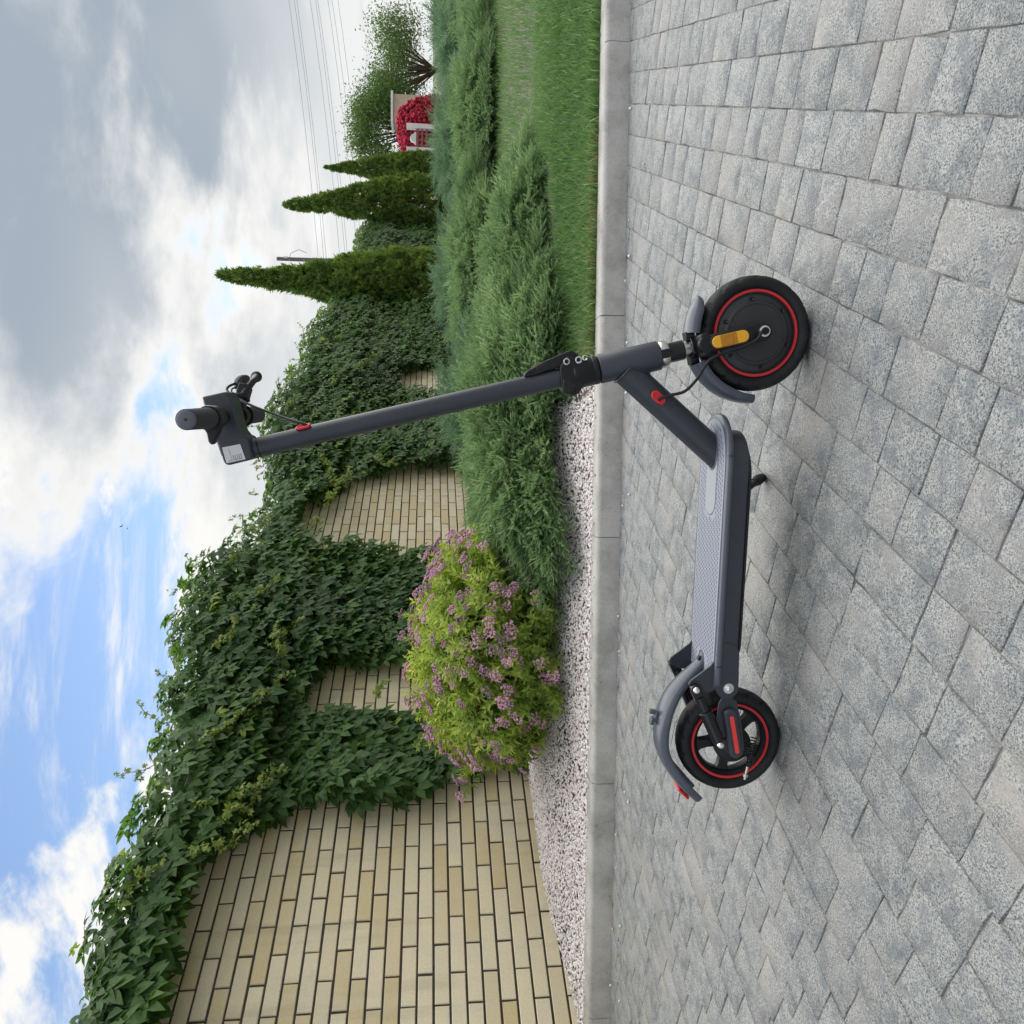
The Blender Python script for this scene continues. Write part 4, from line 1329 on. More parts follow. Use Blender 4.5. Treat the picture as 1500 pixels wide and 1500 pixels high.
broad_tree('light green broadleaf tree behind the red bush', 19.0, 37.0, 2.9, (2.1, 1.8, 1.9), 12000, 5, 1.6)
broad_tree('darker broadleaf tree low behind the furthest thuja', 16.4, 38.5, 1.9, (1.9, 1.5, 1.6), 9000, 6, 1.0)
broad_tree('broadleaf tree standing right of the beige pillar', 22.6, 38.0, 2.0, (2.6, 2.2, 2.0), 14000, 8, 0.7)

pole = empty('utility_pole', (11.68, 35.0, 0.0))
tag(pole, 'grey utility pole rising behind the tallest thuja', 'utility pole')
MB().tube([(0, 0, -0.2), (0, 0, 7.85)], [0.13, 0.085], n=12).build('shaft', M_['pole'], pole)
MB().tube([(0.0, -0.05, 7.3), (0.25, -0.1, 7.2), (0.42, -0.1, 6.85), (0.3, -0.05, 6.5)], 0.012, n=6).build('cable_loop', M_['wire'], pole)
MB().tube([(0.05, -0.1, 7.35), (0.05, -0.1, 7.5)], 0.05, n=8).build('insulator', M_['white_wall'], pole)

LN = [(10.76, 0), (10.34, 0), (10.2, 0), (9.12, 0), (8.74, 0), (8.55, 0), (7.78, 0), (7.41, 0), (6.98, 0)]
LNL = ['topmost overhead power line on the right', 'second overhead power line from the top', 'third overhead power line from the top', 'fourth overhead power line from the top', 'middle overhead power line of the nine', 'fourth overhead power line from the bottom',
       'third overhead power line from the bottom', 'second overhead power line from the bottom', 'lowest overhead power line over the far trees']
for i, (zl, _) in enumerate(LN):
    k = MB()
    pts = []
    for t in np.linspace(0, 1, 15):
        X_ = 2 + 66 * t
        pts.append((X_, 60 + i * 0.3, zl + (X_ - 30.5) * 0.112 + 0.0016 * (X_ - 30.5) ** 2 * (1 if i % 2 else 0.8)))
    k.tube(pts, 0.013, n=5)
    o = k.build('power_line', M_['wire'])
    tag(o, LNL[i], 'power line', 'overhead power lines')
k = MB(); k.tube([(11.68, 34.9, 7.3), (9.8, 32, 6.2), (6.8, 27, 4.2), (4.2, 23, 2.7)], 0.009, n=5)
tag(k.build('power_line', M_['wire']), 'single thin cable sloping from behind the tallest thuja to the creeper', 'power line', 'overhead power lines')


def bird(loc, rz, roll, label):
    V = [(0, 0.10, 0), (0.02, 0.05, 0.01), (-0.02, 0.05, 0.01), (0.022, -0.03, 0.012), (-0.022, -0.03, 0.012), (0, 0.0, -0.02), (0, -0.12, 0.0), (0.03, -0.15, 0), (-0.03, -0.15, 0),
         (0.14, 0.03, 0.05), (0.26, -0.06, 0.03), (0.12, -0.05, 0.04), (-0.14, 0.03, 0.05), (-0.26, -0.06, 0.03), (-0.12, -0.05, 0.04)]
    F = [(0, 1, 2), (0, 5, 1), (0, 2, 5), (1, 3, 4, 2), (1, 5, 3), (2, 4, 5), (3, 6, 4), (3, 5, 6), (4, 6, 5), (6, 7, 8), (1, 9, 11, 3), (9, 10, 11), (2, 4, 14, 12), (12, 14, 13)]
    b = MB().add(V, F); o = b.build('bird', M_['bird']); o.location = loc; o.rotation_euler = (0.2, roll, rz)
    tag(o, label, 'bird', 'birds flying')


kx = 60.0
bird((-1.1, kx, 0.73 + kx * 0.398), 1.1, 0.3, 'tiny dark bird flying in the blue gap, the higher of two')
bird((-1.25, kx, 0.73 + kx * 0.391), 0.7, -0.2, 'tiny dark bird flying in the blue gap, the lower of two')

# ------------------------------------------------------------------ electric scooter (x forward, y left, z up in its own frame)
SC = empty('electric_scooter', (-0.4767, 1.4989, 0.0), (-0.0334, 0, -0.1487))
tag(SC, 'dark grey electric kick scooter with red-ringed wheels parked on the stone paving', 'electric scooter')
AX = Vector((-0.2368, 0, 0.9716)).normalized()       # steering axis, upwards
AF = Vector((AX.z, 0, -AX.x))                         # square to it, forwards


def axp(z, f=0.0, y=0.0):
    p = Vector((0.832 - 0.2437 * (z - 0.110), 0, z))
    return p + AF * f + Vector((0, y, 0))


# --- stem and head tube
MB().tube([axp(0.485), axp(0.7), axp(0.9), axp(1.0535)], 0.0188, n=32).build('stem', M_['paint'], SC)
MB().tube([axp(1.0528), axp(1.0568)], 0.0178, n=32).build('stem_joint', M_['black'], SC)
ht = MB(); ht.lathe([(0.024, 0), (0.0283, 0.0), (0.0283, 0.118), (0.026, 0.121), (0.02, 0.121)], axp(0.2935), AX, n=40)
head = ht.build('head_tube', M_['paint'], SC, bevel=0.0015)
# welded joint with the down tube
D0 = Vector((0.757, 0, 0.358)); D1 = Vector((0.585, 0, 0.153)); DD = (D1 - D0).normalized()
MB().tube([D0, D0.lerp(D1, 0.5), D1], 0.0272, n=32).build('down_tube', M_['paint'], SC)
wb = MB(); pts = []
dn_ = DD.orthogonal().normalized(); dq = DD.cross(dn_)
for i in range(40):
    a = 2 * PI * i / 40
    base = D0 + (dn_ * math.cos(a) + dq * math.sin(a)) * 0.0274
    # slide along the down tube until just outside the head tube
    t = 0.0
    for _ in range(60):
        p = base + DD * t
        w0 = p - axp(0.2935)
        rad_ = (w0 - AX * w0.dot(AX)).length
        if rad_ > 0.0285: break
        t += 0.001
    pts.append(p)
pts.append(pts[0]); pts.append(pts[1])
wb.tube(pts, [0.0024 + 0.0007 * (i % 2) for i in range(len(pts))], n=8, cap=False)
wb.build('weld_bead', M_['paint'], SC)

# --- folding clamp
cl = MB()
cl.lathe([(0.020, 0), (0.0275, 0.0), (0.0275, 0.008), (0.0262, 0.009), (0.0275, 0.011), (0.0275, 0.046), (0.0235, 0.05)], axp(0.413), AX, n=40, cap=True)
clamp = cl.build('folding_clamp', M_['black'], SC, bevel=0.001)
poly = [(0.777, 0.438), (0.781, 0.476), (0.760, 0.489), (0.738, 0.487), (0.722, 0.484), (0.7135, 0.479), (0.708, 0.461), (0.7115, 0.450), (0.727, 0.442), (0.75, 0.435)]
MB().prism(poly, -0.0235, 0.0235).build('clamp_jaw', M_['black'], clamp, bevel=0.004, seg=3)
MB().prism([(0.7165, 0.475), (0.713, 0.461), (0.730, 0.455), (0.740, 0.470), (0.7365, 0.482), (0.724, 0.481)], -0.0252, -0.022).build('clamp_cheek', M_['gloss'], clamp, bevel=0.002)
for (x_, z_, r_) in ((0.771, 0.4765, 0.0062), (0.7745, 0.4535, 0.0066), (0.7785, 0.4415, 0.0052)):
    b = MB(); b.lathe([(0.0028, 0.0012), (r_ * 0.62, -0.0012), (r_ * 0.72, -0.0022), (r_, -0.0012), (r_, 0.003)], (x_, -0.0246, z_), (0, 1, 0), n=20)
    b.build('bolt', M_['bolt'], clamp)
b = MB(); b.lathe([(0.0001, -0.002), (0.003, -0.002), (0.0035, 0.002)], (0.716, -0.0245, 0.4545), (0, 1, 0), n=14); b.build('bolt', M_['gloss'], clamp)
lv = MB()
lv.prism([(0.786, 0.452), (0.793, 0.466), (0.789, 0.478), (0.770, 0.520), (0.7515, 0.551), (0.745, 0.556), (0.7415, 0.552), (0.744, 0.535), (0.757, 0.500), (0.768, 0.462), (0.778, 0.452)], -0.014, 0.014)
lever = lv.build('folding_lever', M_['black'], SC, bevel=0.004, seg=3)
MB().tube([axp(0.534, 0.026, -0.0145), axp(0.541, 0.0255, -0.0145)], 0.004, n=10).build('lever_catch', M_['gloss'], lever)
MB().prism(capsule2d((0.754, 0.528), (0.7635, 0.512), 0.0055), -0.0150, -0.0130).build('lever_slot', M_['gloss'], lever, bevel=0.0005)

# --- steering head bearing and fork
be = MB(); be.lathe([(0.018, 0), (0.0245, 0.0), (0.0262, 0.004), (0.0262, 0.012), (0.024, 0.016), (0.02, 0.016)], axp(0.2775), AX, n=36)
bear = be.build('head_bearing', M_['steel'], SC)
MB().prism(capsule2d((0.7885, 0.2905), (0.7905, 0.2825), 0.0085), -0.0272, -0.0180).build('bearing_cover', M_['black'], bear, bevel=0.001)
for k_ in range(3):
    p = axp(0.2805 + 0.006 * k_, 0.0, -0.0276)
    MB().prism([(p.x - 0.003, p.z - 0.0018), (p.x + 0.003, p.z - 0.0018), (p.x, p.z + 0.0022)], -0.0277, -0.0268).build('cover_mark', M_['gloss'], bear)
MB().tube([axp(0.246), axp(0.279)], 0.0192, n=32).build('steering_tube', M_['gloss'], SC)
fk = MB()
fk.obox(axp(0.2185), AF, (0, 1, 0), AX, 0.021, 0.057, 0.008)
fork = fk.build('fork', M_['black'], SC, bevel=0.004, seg=3)
MB().tube([axp(0.195), axp(0.248)], 0.0158, n=28).build('steerer_column', M_['steel'], fork)
cc = MB(); cc.lathe([(0.0165, 0), (0.0235, 0), (0.0235, 0.011), (0.0165, 0.011)], axp(0.2225), AX, n=32, closed=True)
cc.obox(axp(0.2300, -0.024, 0.0), AF, (0, 1, 0), AX, 0.008, 0.011, 0.009)
cc.obox(axp(0.2300, 0.024, 0.0), AF, (0, 1, 0), AX, 0.008, 0.011, 0.009)
cc.build('column_clamp', M_['gloss'], fork, bevel=0.001)
for sg in (-1, 1):
    pA = axp(0.216); pB = Vector((0.832, 0, 0.110))
    lg = MB().prism(capsule2d((pA.x, pA.z), (pB.x, pB.z), 0.0165, 0.0165), sg * 0.0435, sg * 0.0575)
    leg = lg.build('fork_leg', M_['black'], SC, bevel=0.003, seg=3)
    qA = axp(0.1985); qB = axp(0.1515)
    MB().prism(capsule2d((qA.x, qA.z), (qB.x, qB.z), 0.0145), sg * 0.0565, sg * 0.0605).build('reflector_frame', M_['gloss'], leg, bevel=0.001)
    MB().prism(capsule2d((qA.x, qA.z), (qB.x, qB.z), 0.0112), sg * 0.0590, sg * 0.0632).build('reflector', M_['amber'], leg, bevel=0.001)
    rA = axp(0.1935); rB = axp(0.1630)
    MB().obox((rA + rB) / 2 + Vector((0, sg * 0.0617, 0)), AF, (0, 1, 0), AX, 0.0108, 0.0019, (rA - rB).length / 2).build('reflector_centre', M_['amber2'], leg)
    b = MB(); b.lathe([(0.0045, sg * 0.0625), (0.0105, sg * 0.0615), (0.0112, sg * 0.0585), (0.0112, sg * 0.056)], (0.832, 0, 0.110), (0, 1, 0), n=24, cap=True); b.build('axle_nut', M_['bolt'], leg)
    b = MB(); b.lathe([(0.0070, sg * 0.0655), (0.0075, sg * 0.057)], (0.832, 0, 0.110), (0, 1, 0), n=12, cap=True); b.build('axle_cap', M_['black'], leg)


# --- wheels
def tyre_mesh(cx):
    prof_ = [(0.0830, -0.0150), (0.0850, -0.0195), (0.0885, -0.0232), (0.0945, -0.0256), (0.1000, -0.0250), (0.1040, -0.0220), (0.1070, -0.0172), (0.1090, -0.0105), (0.1100, -0.0035)]
    prof_ = prof_ + [(r_, -h_) for r_, h_ in reversed(prof_)]
    n = 216; V = []; F = []
    for i, (r_, h_) in enumerate(prof_):
        for j in range(n):
            rr_ = r_
            if r_ > 0.1025 and abs(h_) > 0.004:
                ph_ = (j + (abs(h_) * 420 if h_ < 0 else -abs(h_) * 420)) % 12
                if ph_ < 2.2: rr_ -= 0.0040
            a = 2 * PI * j / n
            V.append((cx + rr_ * math.sin(a), h_, 0.110 + rr_ * math.cos(a)))
    m_ = len(prof_)
    for i in range(m_ - 1):
        for j in range(n):
            k = (j + 1) % n
            F.append((i * n + j, i * n + k, (i + 1) * n + k, (i + 1) * n + j))
    return MB().add(V, F)


# front: hub motor
cF = (0.832, 0, 0.110)
fw = MB(); fw.lathe([(0.0845, -0.0165), (0.0845, 0.0165), (0.074, 0.0165), (0.070, 0.011), (0.070, -0.011), (0.074, -0.0165)], cF, n=96, closed=True)
fwheel = fw.build('wheel', M_['black'], SC)
tyre_mesh(0.832).build('tyre', M_['rubber'], fwheel, angle=50)
for sg in (-1, 1):
    b = MB(); b.lathe([(0.0772, sg * 0.0168), (0.0776, sg * 0.0190), (0.0822, sg * 0.0192), (0.0828, sg * 0.0170)], cF, n=120); b.build('rim_stripe', M_['redp'], fwheel)
    hb = MB(); hb.lathe([(0.0, sg * 0.0262), (0.018, sg * 0.0262), (0.046, sg * 0.0250), (0.0530, sg * 0.0244), (0.0536, sg * 0.0236), (0.0546, sg * 0.0236), (0.0552, sg * 0.0243), (0.0590, sg * 0.0240), (0.0615, sg * 0.0212), (0.066, sg * 0.0200), (0.0705, sg * 0.0190), (0.0745, sg * 0.0150)], cF, n=96)
    hb.build('hub_cover', M_['hub'], fwheel)
    for k_ in range(6):
        a = math.radians(12 + 60 * k_)
        p = (cF[0] + 0.0645 * math.cos(a), 0, cF[2] + 0.0645 * math.sin(a))
        b = MB(); b.lathe([(0.0012, sg * 0.0222), (0.0026, sg * 0.0236), (0.0040, sg * 0.0236), (0.0046, sg * 0.020)], p, n=14); b.build('screw', M_['gloss'], fwheel)
        # raised notch arcs round each screw
        b = MB(); c0 = Vector((cF[0] + 0.0560 * math.cos(a), sg * 0.0245, cF[2] + 0.0560 * math.sin(a)))
        arc = [c0 + Vector((0.0068 * math.cos(a + PI + t), 0, 0.0068 * math.sin(a + PI + t))) for t in np.linspace(-1.4, 1.4, 9)]
        b.tube(arc, 0.0006, n=6); b.build('cover_notch', M_['hub'], fwheel)
arm = MB().prism(capsule2d((0.829, 0.126), (0.832, 0.110), 0.0150, 0.0165), -0.0440, -0.0262)
arm.build('axle_boss', M_['black'], fwheel, bevel=0.002)

# rear: spoked
cR = (0.0, 0, 0.110)
rw = MB()
rw.lathe([(0.0845, -0.0165), (0.0845, 0.0165), (0.0760, 0.0165), (0.0685, 0.0105), (0.0665, 0.0), (0.0685, -0.0105), (0.0760, -0.0165)], cR, n=96, closed=True)
for k_ in range(5):
    a = math.radians(72 * k_ + 28)
    c_, s_ = math.cos(a), math.sin(a)
    poly = []
    for (rr_, hw_) in ((0.020, 0.013), (0.045, 0.0095), (0.060, 0.0105), (0.0695, 0.0165)):
        poly.append((rr_, hw_))
    poly = [(r_, h_) for r_, h_ in poly] + [(r_, -h_) for r_, h_ in reversed(poly)]
    rw.prism([(cR[0] + r_ * c_ - h_ * s_, cR[2] + r_ * s_ + h_ * c_) for r_, h_ in poly], -0.0085, 0.0085)
rw.lathe([(0.008, -0.03), (0.026, -0.03), (0.028, -0.02), (0.028, 0.02), (0.026, 0.03), (0.008, 0.03)], cR, n=40, closed=True)
rwheel = rw.build('wheel', M_['black'], SC, bevel=0.0015)
tyre_mesh(0.0).build('tyre', M_['rubber'], rwheel, angle=50)
for sg in (-1, 1):
    b = MB(); b.lathe([(0.0772, sg * 0.0168), (0.0776, sg * 0.0190), (0.0822, sg * 0.0192), (0.0828, sg * 0.0170)], cR, n=120); b.build('rim_stripe', M_['redp'], rwheel)
b = MB(); b.lathe([(0.0, -0.0365), (0.034, -0.0360), (0.0385, -0.033), (0.0385, -0.020)], cR, n=48); b.build('brake_drum', M_['black'], rwheel)
br = MB(); br.prism([(0.012, 0.136), (0.028, 0.128), (0.022, 0.108), (0.004, 0.082), (-0.026, 0.066), (-0.046, 0.074), (-0.045, 0.082), (-0.024, 0.082), (-0.004, 0.104)], -0.047, -0.040)
bra = br.build('brake_arm', M_['gloss'], SC, bevel=0.002)
sp = MB(); pts = []
pA_ = Vector((0.030, -0.062, 0.078)); pB_ = Vector((-0.036, -0.062, 0.086))
n_ = 130; axd = (pB_ - pA_).normalized(); o1 = axd.orthogonal().normalized(); o2 = axd.cross(o1)
for i in range(n_ + 1):
    t = i / n_; a = t * 2 * PI * 11
    pts.append(pA_.lerp(pB_, t) + (o1 * math.cos(a) + o2 * math.sin(a)) * 0.0048)
sp.tube(pts, 0.0011, n=6); sp.build('brake_spring', M_['gloss'], SC)
b = MB(); b.tube([(-0.034, -0.062, 0.088), (-0.062, -0.062, 0.092)], 0.0026, n=10); b.tube([(-0.050, -0.062, 0.0905), (-0.056, -0.062, 0.0915)], 0.0052, n=6)
b.build('cable_adjuster', M_['steel'], SC)
for (x_, z_) in ((-0.018, 0.079), (-0.036, 0.075)):
    b = MB(); b.lathe([(0.002, -0.0490), (0.005, -0.0485), (0.0055, -0.046)], (x_, 0, z_), n=6, cap=True); b.build('nut', M_['gloss'], bra)

# --- deck
def deck_outline(wd_, x0, xn, tip, rc=0.03, n=18):
    half = []
    for i in range(6):
        t = PI / 2 * i / 5
        half.append((x0 + rc - rc * math.cos(t), wd_ - rc + rc * math.sin(t)))
    for i in range(n + 1):
        t = PI / 2 * i / n
        half.append((xn + (tip - xn) * math.sin(t), wd_ * math.cos(t) ** 0.85))
    half = [p for p in half]
    return half[:-1] + [(tip, 0.0)] + [(x_, -y_) for x_, y_ in reversed(half[:-1])]


dk = MB().slab(list(reversed(deck_outline(0.0775, 0.125, 0.565, 0.646))), 0.1275, 0.1615)
deck = dk.build('deck', M_['paint'], SC, bevel=0.004, seg=3)
MB().slab(list(reversed(deck_outline(0.0825, 0.128, 0.572, 0.678))), 0.1600, 0.1732).build('deck_rim', M_['fender'], deck, bevel=0.0058, seg=4)
MB().slab(list(reversed(deck_outline(0.0700, 0.145, 0.575, 0.667, rc=0.012))), 0.1728, 0.1746).build('deck_mat', M_['mat'], deck, bevel=0.0006)
MB().slab(list(reversed(deck_outline(0.080, 0.2, 0.55, 0.63))), 0.1246, 0.1285).build('deck_base_plate', M_['black'], deck, bevel=0.001)
# oblong battery-lid panel, slightly proud
MB().slab([(x_, z_) for x_, z_ in capsule2d((0.505, 0.0), (0.60, 0.0), 0.0285)], 0.1740, 0.1754).build('deck_panel', M_['panel'], deck, bevel=0.0005)
b = MB().slab([(x_, z_) for x_, z_ in capsule2d((0.505, 0.0), (0.60, 0.0), 0.0300)], 0.1735, 0.17485); b.build('panel_groove', M_['dash'], deck)
gv = MB()
for i in range(53):
    for j in range(-7, 8):
        x_ = 0.155 + i * 0.0095 + (j % 3) * 0.00317
        y_ = j * 0.0086
        lim = 0.064 if x_ < 0.575 else 0.064 * math.sqrt(max(0, 1 - ((x_ - 0.575) / 0.086) ** 2))
        if abs(y_) > lim: continue
        if 0.47 < x_ < 0.64 and abs(y_) < 0.034: continue
        if x_ < 0.19 and abs(y_) < 0.028: continue
        gv.box((x_, y_, 0.1746), 0.0030, 0.0012, 0.0003)
tag(gv.build('tread_grooves', M_['dash'], deck), kind='stuff')
for xs_ in (0.600, 0.186):
    MB().box((xs_, -0.0802, 0.1668), 0.0005, 0.0031, 0.0052).build('rim_joint', M_['black'], deck)
# down tube socket collar on the deck
b = MB()
ring = []
for i in range(36):
    a = 2 * PI * i / 36
    base = Vector((D1.x, 0, D1.z)) + (dn_ * math.cos(a) + dq * math.sin(a)) * 0.0274
    t = (0.1752 - base.z) / DD.z
    ring.append(base + DD * t)
ring.append(ring[0]); ring.append(ring[1])
b.tube(ring, 0.0022, n=8, cap=False); b.build('weld_bead', M_['fender'], SC)

# --- rear frame: brackets, dampers, swing arm
for sg in (-1, 1):
    f = lambda y_: sg * y_
    pl_ = MB().prism(capsule2d((0.21, 0.1500), (0.1405, 0.1465), 0.0232, 0.0225, n=14), f(0.0705), f(0.0792))
    plate = pl_.build('pivot_plate', M_['paint'], SC, bevel=0.001)
    b = MB(); b.lathe([(0.0105, f(0.0790)), (0.0105, f(0.0802)), (0.0072, f(0.0804)), (0.0066, f(0.0826)), (0.0035, f(0.0844)), (0.0, f(0.0846))], (0.1405, 0, 0.1445), n=24); b.build('pivot_bolt', M_['bolt'], plate)
    bk = MB().prism([(0.196, 0.172), (0.184, 0.180), (0.153, 0.2195), (0.146, 0.2225), (0.1375, 0.2185), (0.128, 0.199), (0.1275, 0.182), (0.134, 0.168)], f(0.0655), f(0.0705))
    bracket = bk.build('damper_bracket', M_['paint'], SC, bevel=0.001)
    ta = Vector((0.1385, f(0.0765), 0.2100)); tb = Vector((0.0255, f(0.0765), 0.1565)); td = (tb - ta).normalized()
    dm = MB(); dm.tube([ta.lerp(tb, 0.42), tb - td * 0.006], 0.0128, n=24); dm.lathe([(0.006, 0), (0.0142, 0.0), (0.0142, 0.004), (0.006, 0.004)], ta.lerp(tb, 0.40), td, n=24)
    damper = dm.build('damper', M_['gloss'], SC, bevel=0.001)
    MB().tube([ta + td * 0.018, ta.lerp(tb, 0.42)], 0.0098, n=20).build('damper_rod', M_['gloss'], damper)
    MB().prism(capsule2d((ta.x, ta.z), ((ta + td * 0.022).x, (ta + td * 0.022).z), 0.0105), f(0.0705), f(0.0825)).build('damper_eye', M_['gloss'], damper, bevel=0.002)
    for p_, off_ in ((ta, 0.083), (tb, 0.088)):
        b = MB(); b.lathe([(0.0074, f(off_ - 0.003)), (0.0072, f(off_)), (0.0052, f(off_ + 0.003)), (0.0, f(off_ + 0.0042))], (p_.x, 0, p_.z), n=20); b.build('damper_bolt', M_['bolt'], damper)
    # swing arm
    sa_ = [(0.150, 0.1345), (0.118, 0.1335), (0.108, 0.1215), (0.060, 0.1085), (0.010, 0.1000), (-0.006, 0.1030), (-0.0125, 0.1130), (-0.0085, 0.1245), (0.006, 0.1400), (0.020, 0.1600), (0.032, 0.1660), (0.060, 0.1610), (0.104, 0.1580), (0.115, 0.1530), (0.150, 0.1560)]
    sm = MB().prism(sa_, f(0.0645), f(0.0695))
    swing = sm.build('swing_arm', M_['paint'], SC, bevel=0.001)
    MB().prism(capsule2d((0.083, 0.1360), (0.006, 0.1195), 0.0142), f(0.0690), f(0.0805)).build('arm_cover', M_['paint'], swing, bevel=0.005, seg=4)
    MB().prism(capsule2d((0.079, 0.1345), (0.008, 0.1190), 0.0042), f(0.0800), f(0.0822)).build('arm_reflector', M_['redr'], swing, bevel=0.0008)
    b = MB(); b.tube([(0.0, f(0.030), 0.110), (0.0, f(0.066), 0.110)], 0.0085, n=16); b.build('axle', M_['black'], swing)
    b = MB(); b.lathe([(0.0012, f(0.0705)), (0.0030, f(0.0718)), (0.0036, f(0.069))], (0.030, 0, 0.1405), n=12, cap=True); b.build('small_bolt', M_['gloss'], swing)


# --- fenders
def fender(path, widths, cen, name, hw=0.033, m='fender'):
    sec = [(-1.0, -0.0165), (-0.97, -0.007), (-0.82, -0.0015), (-0.45, 0.0020), (0, 0.0032), (0.45, 0.0020), (0.82, -0.0015), (0.97, -0.007), (1.0, -0.0165)]
    P_ = [Vector((x_, 0, z_)) for x_, z_ in path]
    # smooth resample (Catmull-Rom)
    Q = []; Wd = []
    for i in range(len(P_) - 1):
        p0 = P_[max(i - 1, 0)]; p1 = P_[i]; p2 = P_[i + 1]; p3 = P_[min(i + 2, len(P_) - 1)]
        for k in range(6):
            t = k / 6
            Q.append(0.5 * ((2 * p1) + (p2 - p0) * t + (2 * p0 - 5 * p1 + 4 * p2 - p3) * t * t + (3 * p1 - p0 - 3 * p2 + p3) * t ** 3)); Wd.append(widths[i] * (1 - t) + widths[i + 1] * t)
    Q.append(P_[-1]); Wd.append(widths[-1])
    rings = []
    for i, p in enumerate(Q):
        t = (Q[min(i + 1, len(Q) - 1)] - Q[max(i - 1, 0)]).normalized()
        nn2 = Vector((-t.z, 0, t.x))
        if nn2.dot(p - Vector(cen)) < 0: nn2 = -nn2
        outer = [p + Vector((0, y_ * hw * Wd[i], 0)) + nn2 * (h_ * (0.4 + 0.6 * Wd[i])) for y_, h_ in sec]
        inner = [p + Vector((0, y_ * (hw * Wd[i] - 0.002), 0)) + nn2 * (h_ * (0.4 + 0.6 * Wd[i]) - 0.0022) for y_, h_ in reversed(sec)]
        rings.append(outer + inner)
    return MB().rings(rings).build(name, M_[m], SC, angle=50)


def arc_path(angs):
    return [(0.832 + 0.1315 * math.cos(math.radians(a)), 0.110 + 0.1315 * math.sin(math.radians(a))) for a in angs]


ff = fender(arc_path([118, 130, 143, 156, 170, 183]), [1, 1, 1, 1, 0.85, 0.55], cF, 'front_fender', 0.031)
fn = fender(arc_path([58, 62, 70, 80, 91]), [0.16, 0.55, 0.95, 1, 1], cF, 'fender_nose', 0.031)
fn.parent = ff
rf = fender([(0.190, 0.1765), (0.176, 0.1795), (0.158, 0.1935), (0.130, 0.2205), (0.093, 0.2455), (0.045, 0.2605), (-0.005, 0.2625), (-0.045, 0.2495), (-0.080, 0.2270), (-0.108, 0.2030), (-0.134, 0.1760)],
            [0.42, 0.46, 0.55, 0.72, 0.90, 1, 1, 1, 1.05, 1.05, 0.8], cR, 'rear_fender', 0.034)
b = MB(); b.lathe([(0.004, 0.0), (0.0055, 0.0), (0.0045, 0.0022), (0, 0.0025)], (0.178, -0.006, 0.1825), (0.2, 0, 1), n=14); b.build('fender_bolt', M_['black'], rf)
kb = MB(); kb.obox((0.050, 0.0, 0.2655), (0.95, 0, -0.2), (0, 1, 0), (0.2, 0, 0.95), 0.011, 0.007, 0.0035); kb.obox((0.060, 0, 0.2725), (0.95, 0, -0.2), (0, 1, 0), (0.2, 0, 0.95), 0.0045, 0.006, 0.0075)
kb.obox((0.040, 0, 0.2735), (0.95, 0, -0.2), (0, 1, 0), (0.2, 0, 0.95), 0.0075, 0.0075, 0.004)
kb.build('fender_latch', M_['fender'], rf, bevel=0.002)
tl_t = Vector((-0.70, 0, -0.71)).normalized(); tl_n = Vector((-0.71, 0, 0.70)).normalized()
tl = MB().obox(Vector((-0.1175, 0, 0.2005)) + tl_n * 0.0015, tl_t, (0, 1, 0), tl_n, 0.0165, 0.016, 0.0034)
tl.build('tail_light', M_['redp'], rf, bevel=0.003, seg=3)
MB().obox(Vector((-0.1175, 0, 0.2005)) + tl_n * 0.0050, tl_t, (0, 1, 0), tl_n, 0.006, 0.009, 0.0010).build('tail_lens', M_['amber'], rf, bevel=0.0006)

# --- kickstand (far side)
ksd = MB(); ksd.tube([(0.485, 0.055, 0.126), (0.505, 0.085, 0.085), (0.534, 0.134, 0.020)], [0.0085, 0.008, 0.0072], n=14)
ksd = ksd.build('kickstand', M_['black'], SC)
b = MB(); b.tube([(0.528, 0.126, 0.034), (0.5335, 0.134, 0.022), (0.5385, 0.143, 0.008)], [0.0098, 0.0122, 0.0088], n=10); b.build('rubber_foot', M_['rubber'], ksd)
for (x_, z_) in ((0.195, 0.1225), (0.165, 0.122)):
    b = MB(); b.tube([(x_, -0.06, 0.128), (x_, -0.06, 0.1185)], 0.004, n=10); b.build('deck_screw', M_['bolt'], deck)

# --- cables
def smooth_path(P, k=8):
    P = [Vector(p) for p in P]; out = []
    for i in range(len(P) - 1):
        p0 = P[max(i - 1, 0)]; p1 = P[i]; p2 = P[i + 1]; p3 = P[min(i + 2, len(P) - 1)]
        for j in range(k):
            t = j / k
            out.append(0.5 * ((2 * p1) + (p2 - p0) * t + (2 * p0 - 5 * p1 + 4 * p2 - p3) * t * t + (3 * p1 - p0 - 3 * p2 + p3) * t ** 3))
    out.append(P[-1]); return out


MB().tube(smooth_path([(0.690, -0.020, 0.292), (0.703, -0.031, 0.297), (0.711, -0.040, 0.278), (0.719, -0.045, 0.252), (0.741, -0.050, 0.232), (0.761, -0.056, 0.222), (0.777, -0.062, 0.212), (0.791, -0.065, 0.186), (0.803, -0.067, 0.150), (0.816, -0.069, 0.127), (0.830, -0.069, 0.119), (0.832, -0.062, 0.111)]), 0.0030, n=10).build('motor_cable', M_['black'], SC)
gpl = DD.cross(Vector((0, 1, 0))).normalized()
gm = MB()
tq = (Vector((0.7025, 0, 0.3015)) - D0).dot(DD)
out_ = Vector((0.16, -0.97, 0.2)); out_ = (out_ - DD * out_.dot(DD)).normalized()
gc = D0 + DD * tq + out_ * 0.0272
gt = (DD - out_ * DD.dot(out_)).normalized(); gs = out_.cross(gt)
loop = [gc + gt * (0.0105 * (1 if math.cos(t) > 0 else -1) * 0.6 + 0.0072 * math.cos(t)) + gs * (0.0062 * math.sin(t)) + out_ * 0.0028 for t in np.linspace(0, 2 * PI, 33)]
gm.tube(loop, 0.0030, n=8, cap=False); gm.obox(gc + out_ * 0.001, gt, gs, out_, 0.012, 0.0055, 0.0028)
gm.build('cable_grommet', M_['redp'], SC, bevel=0.001)
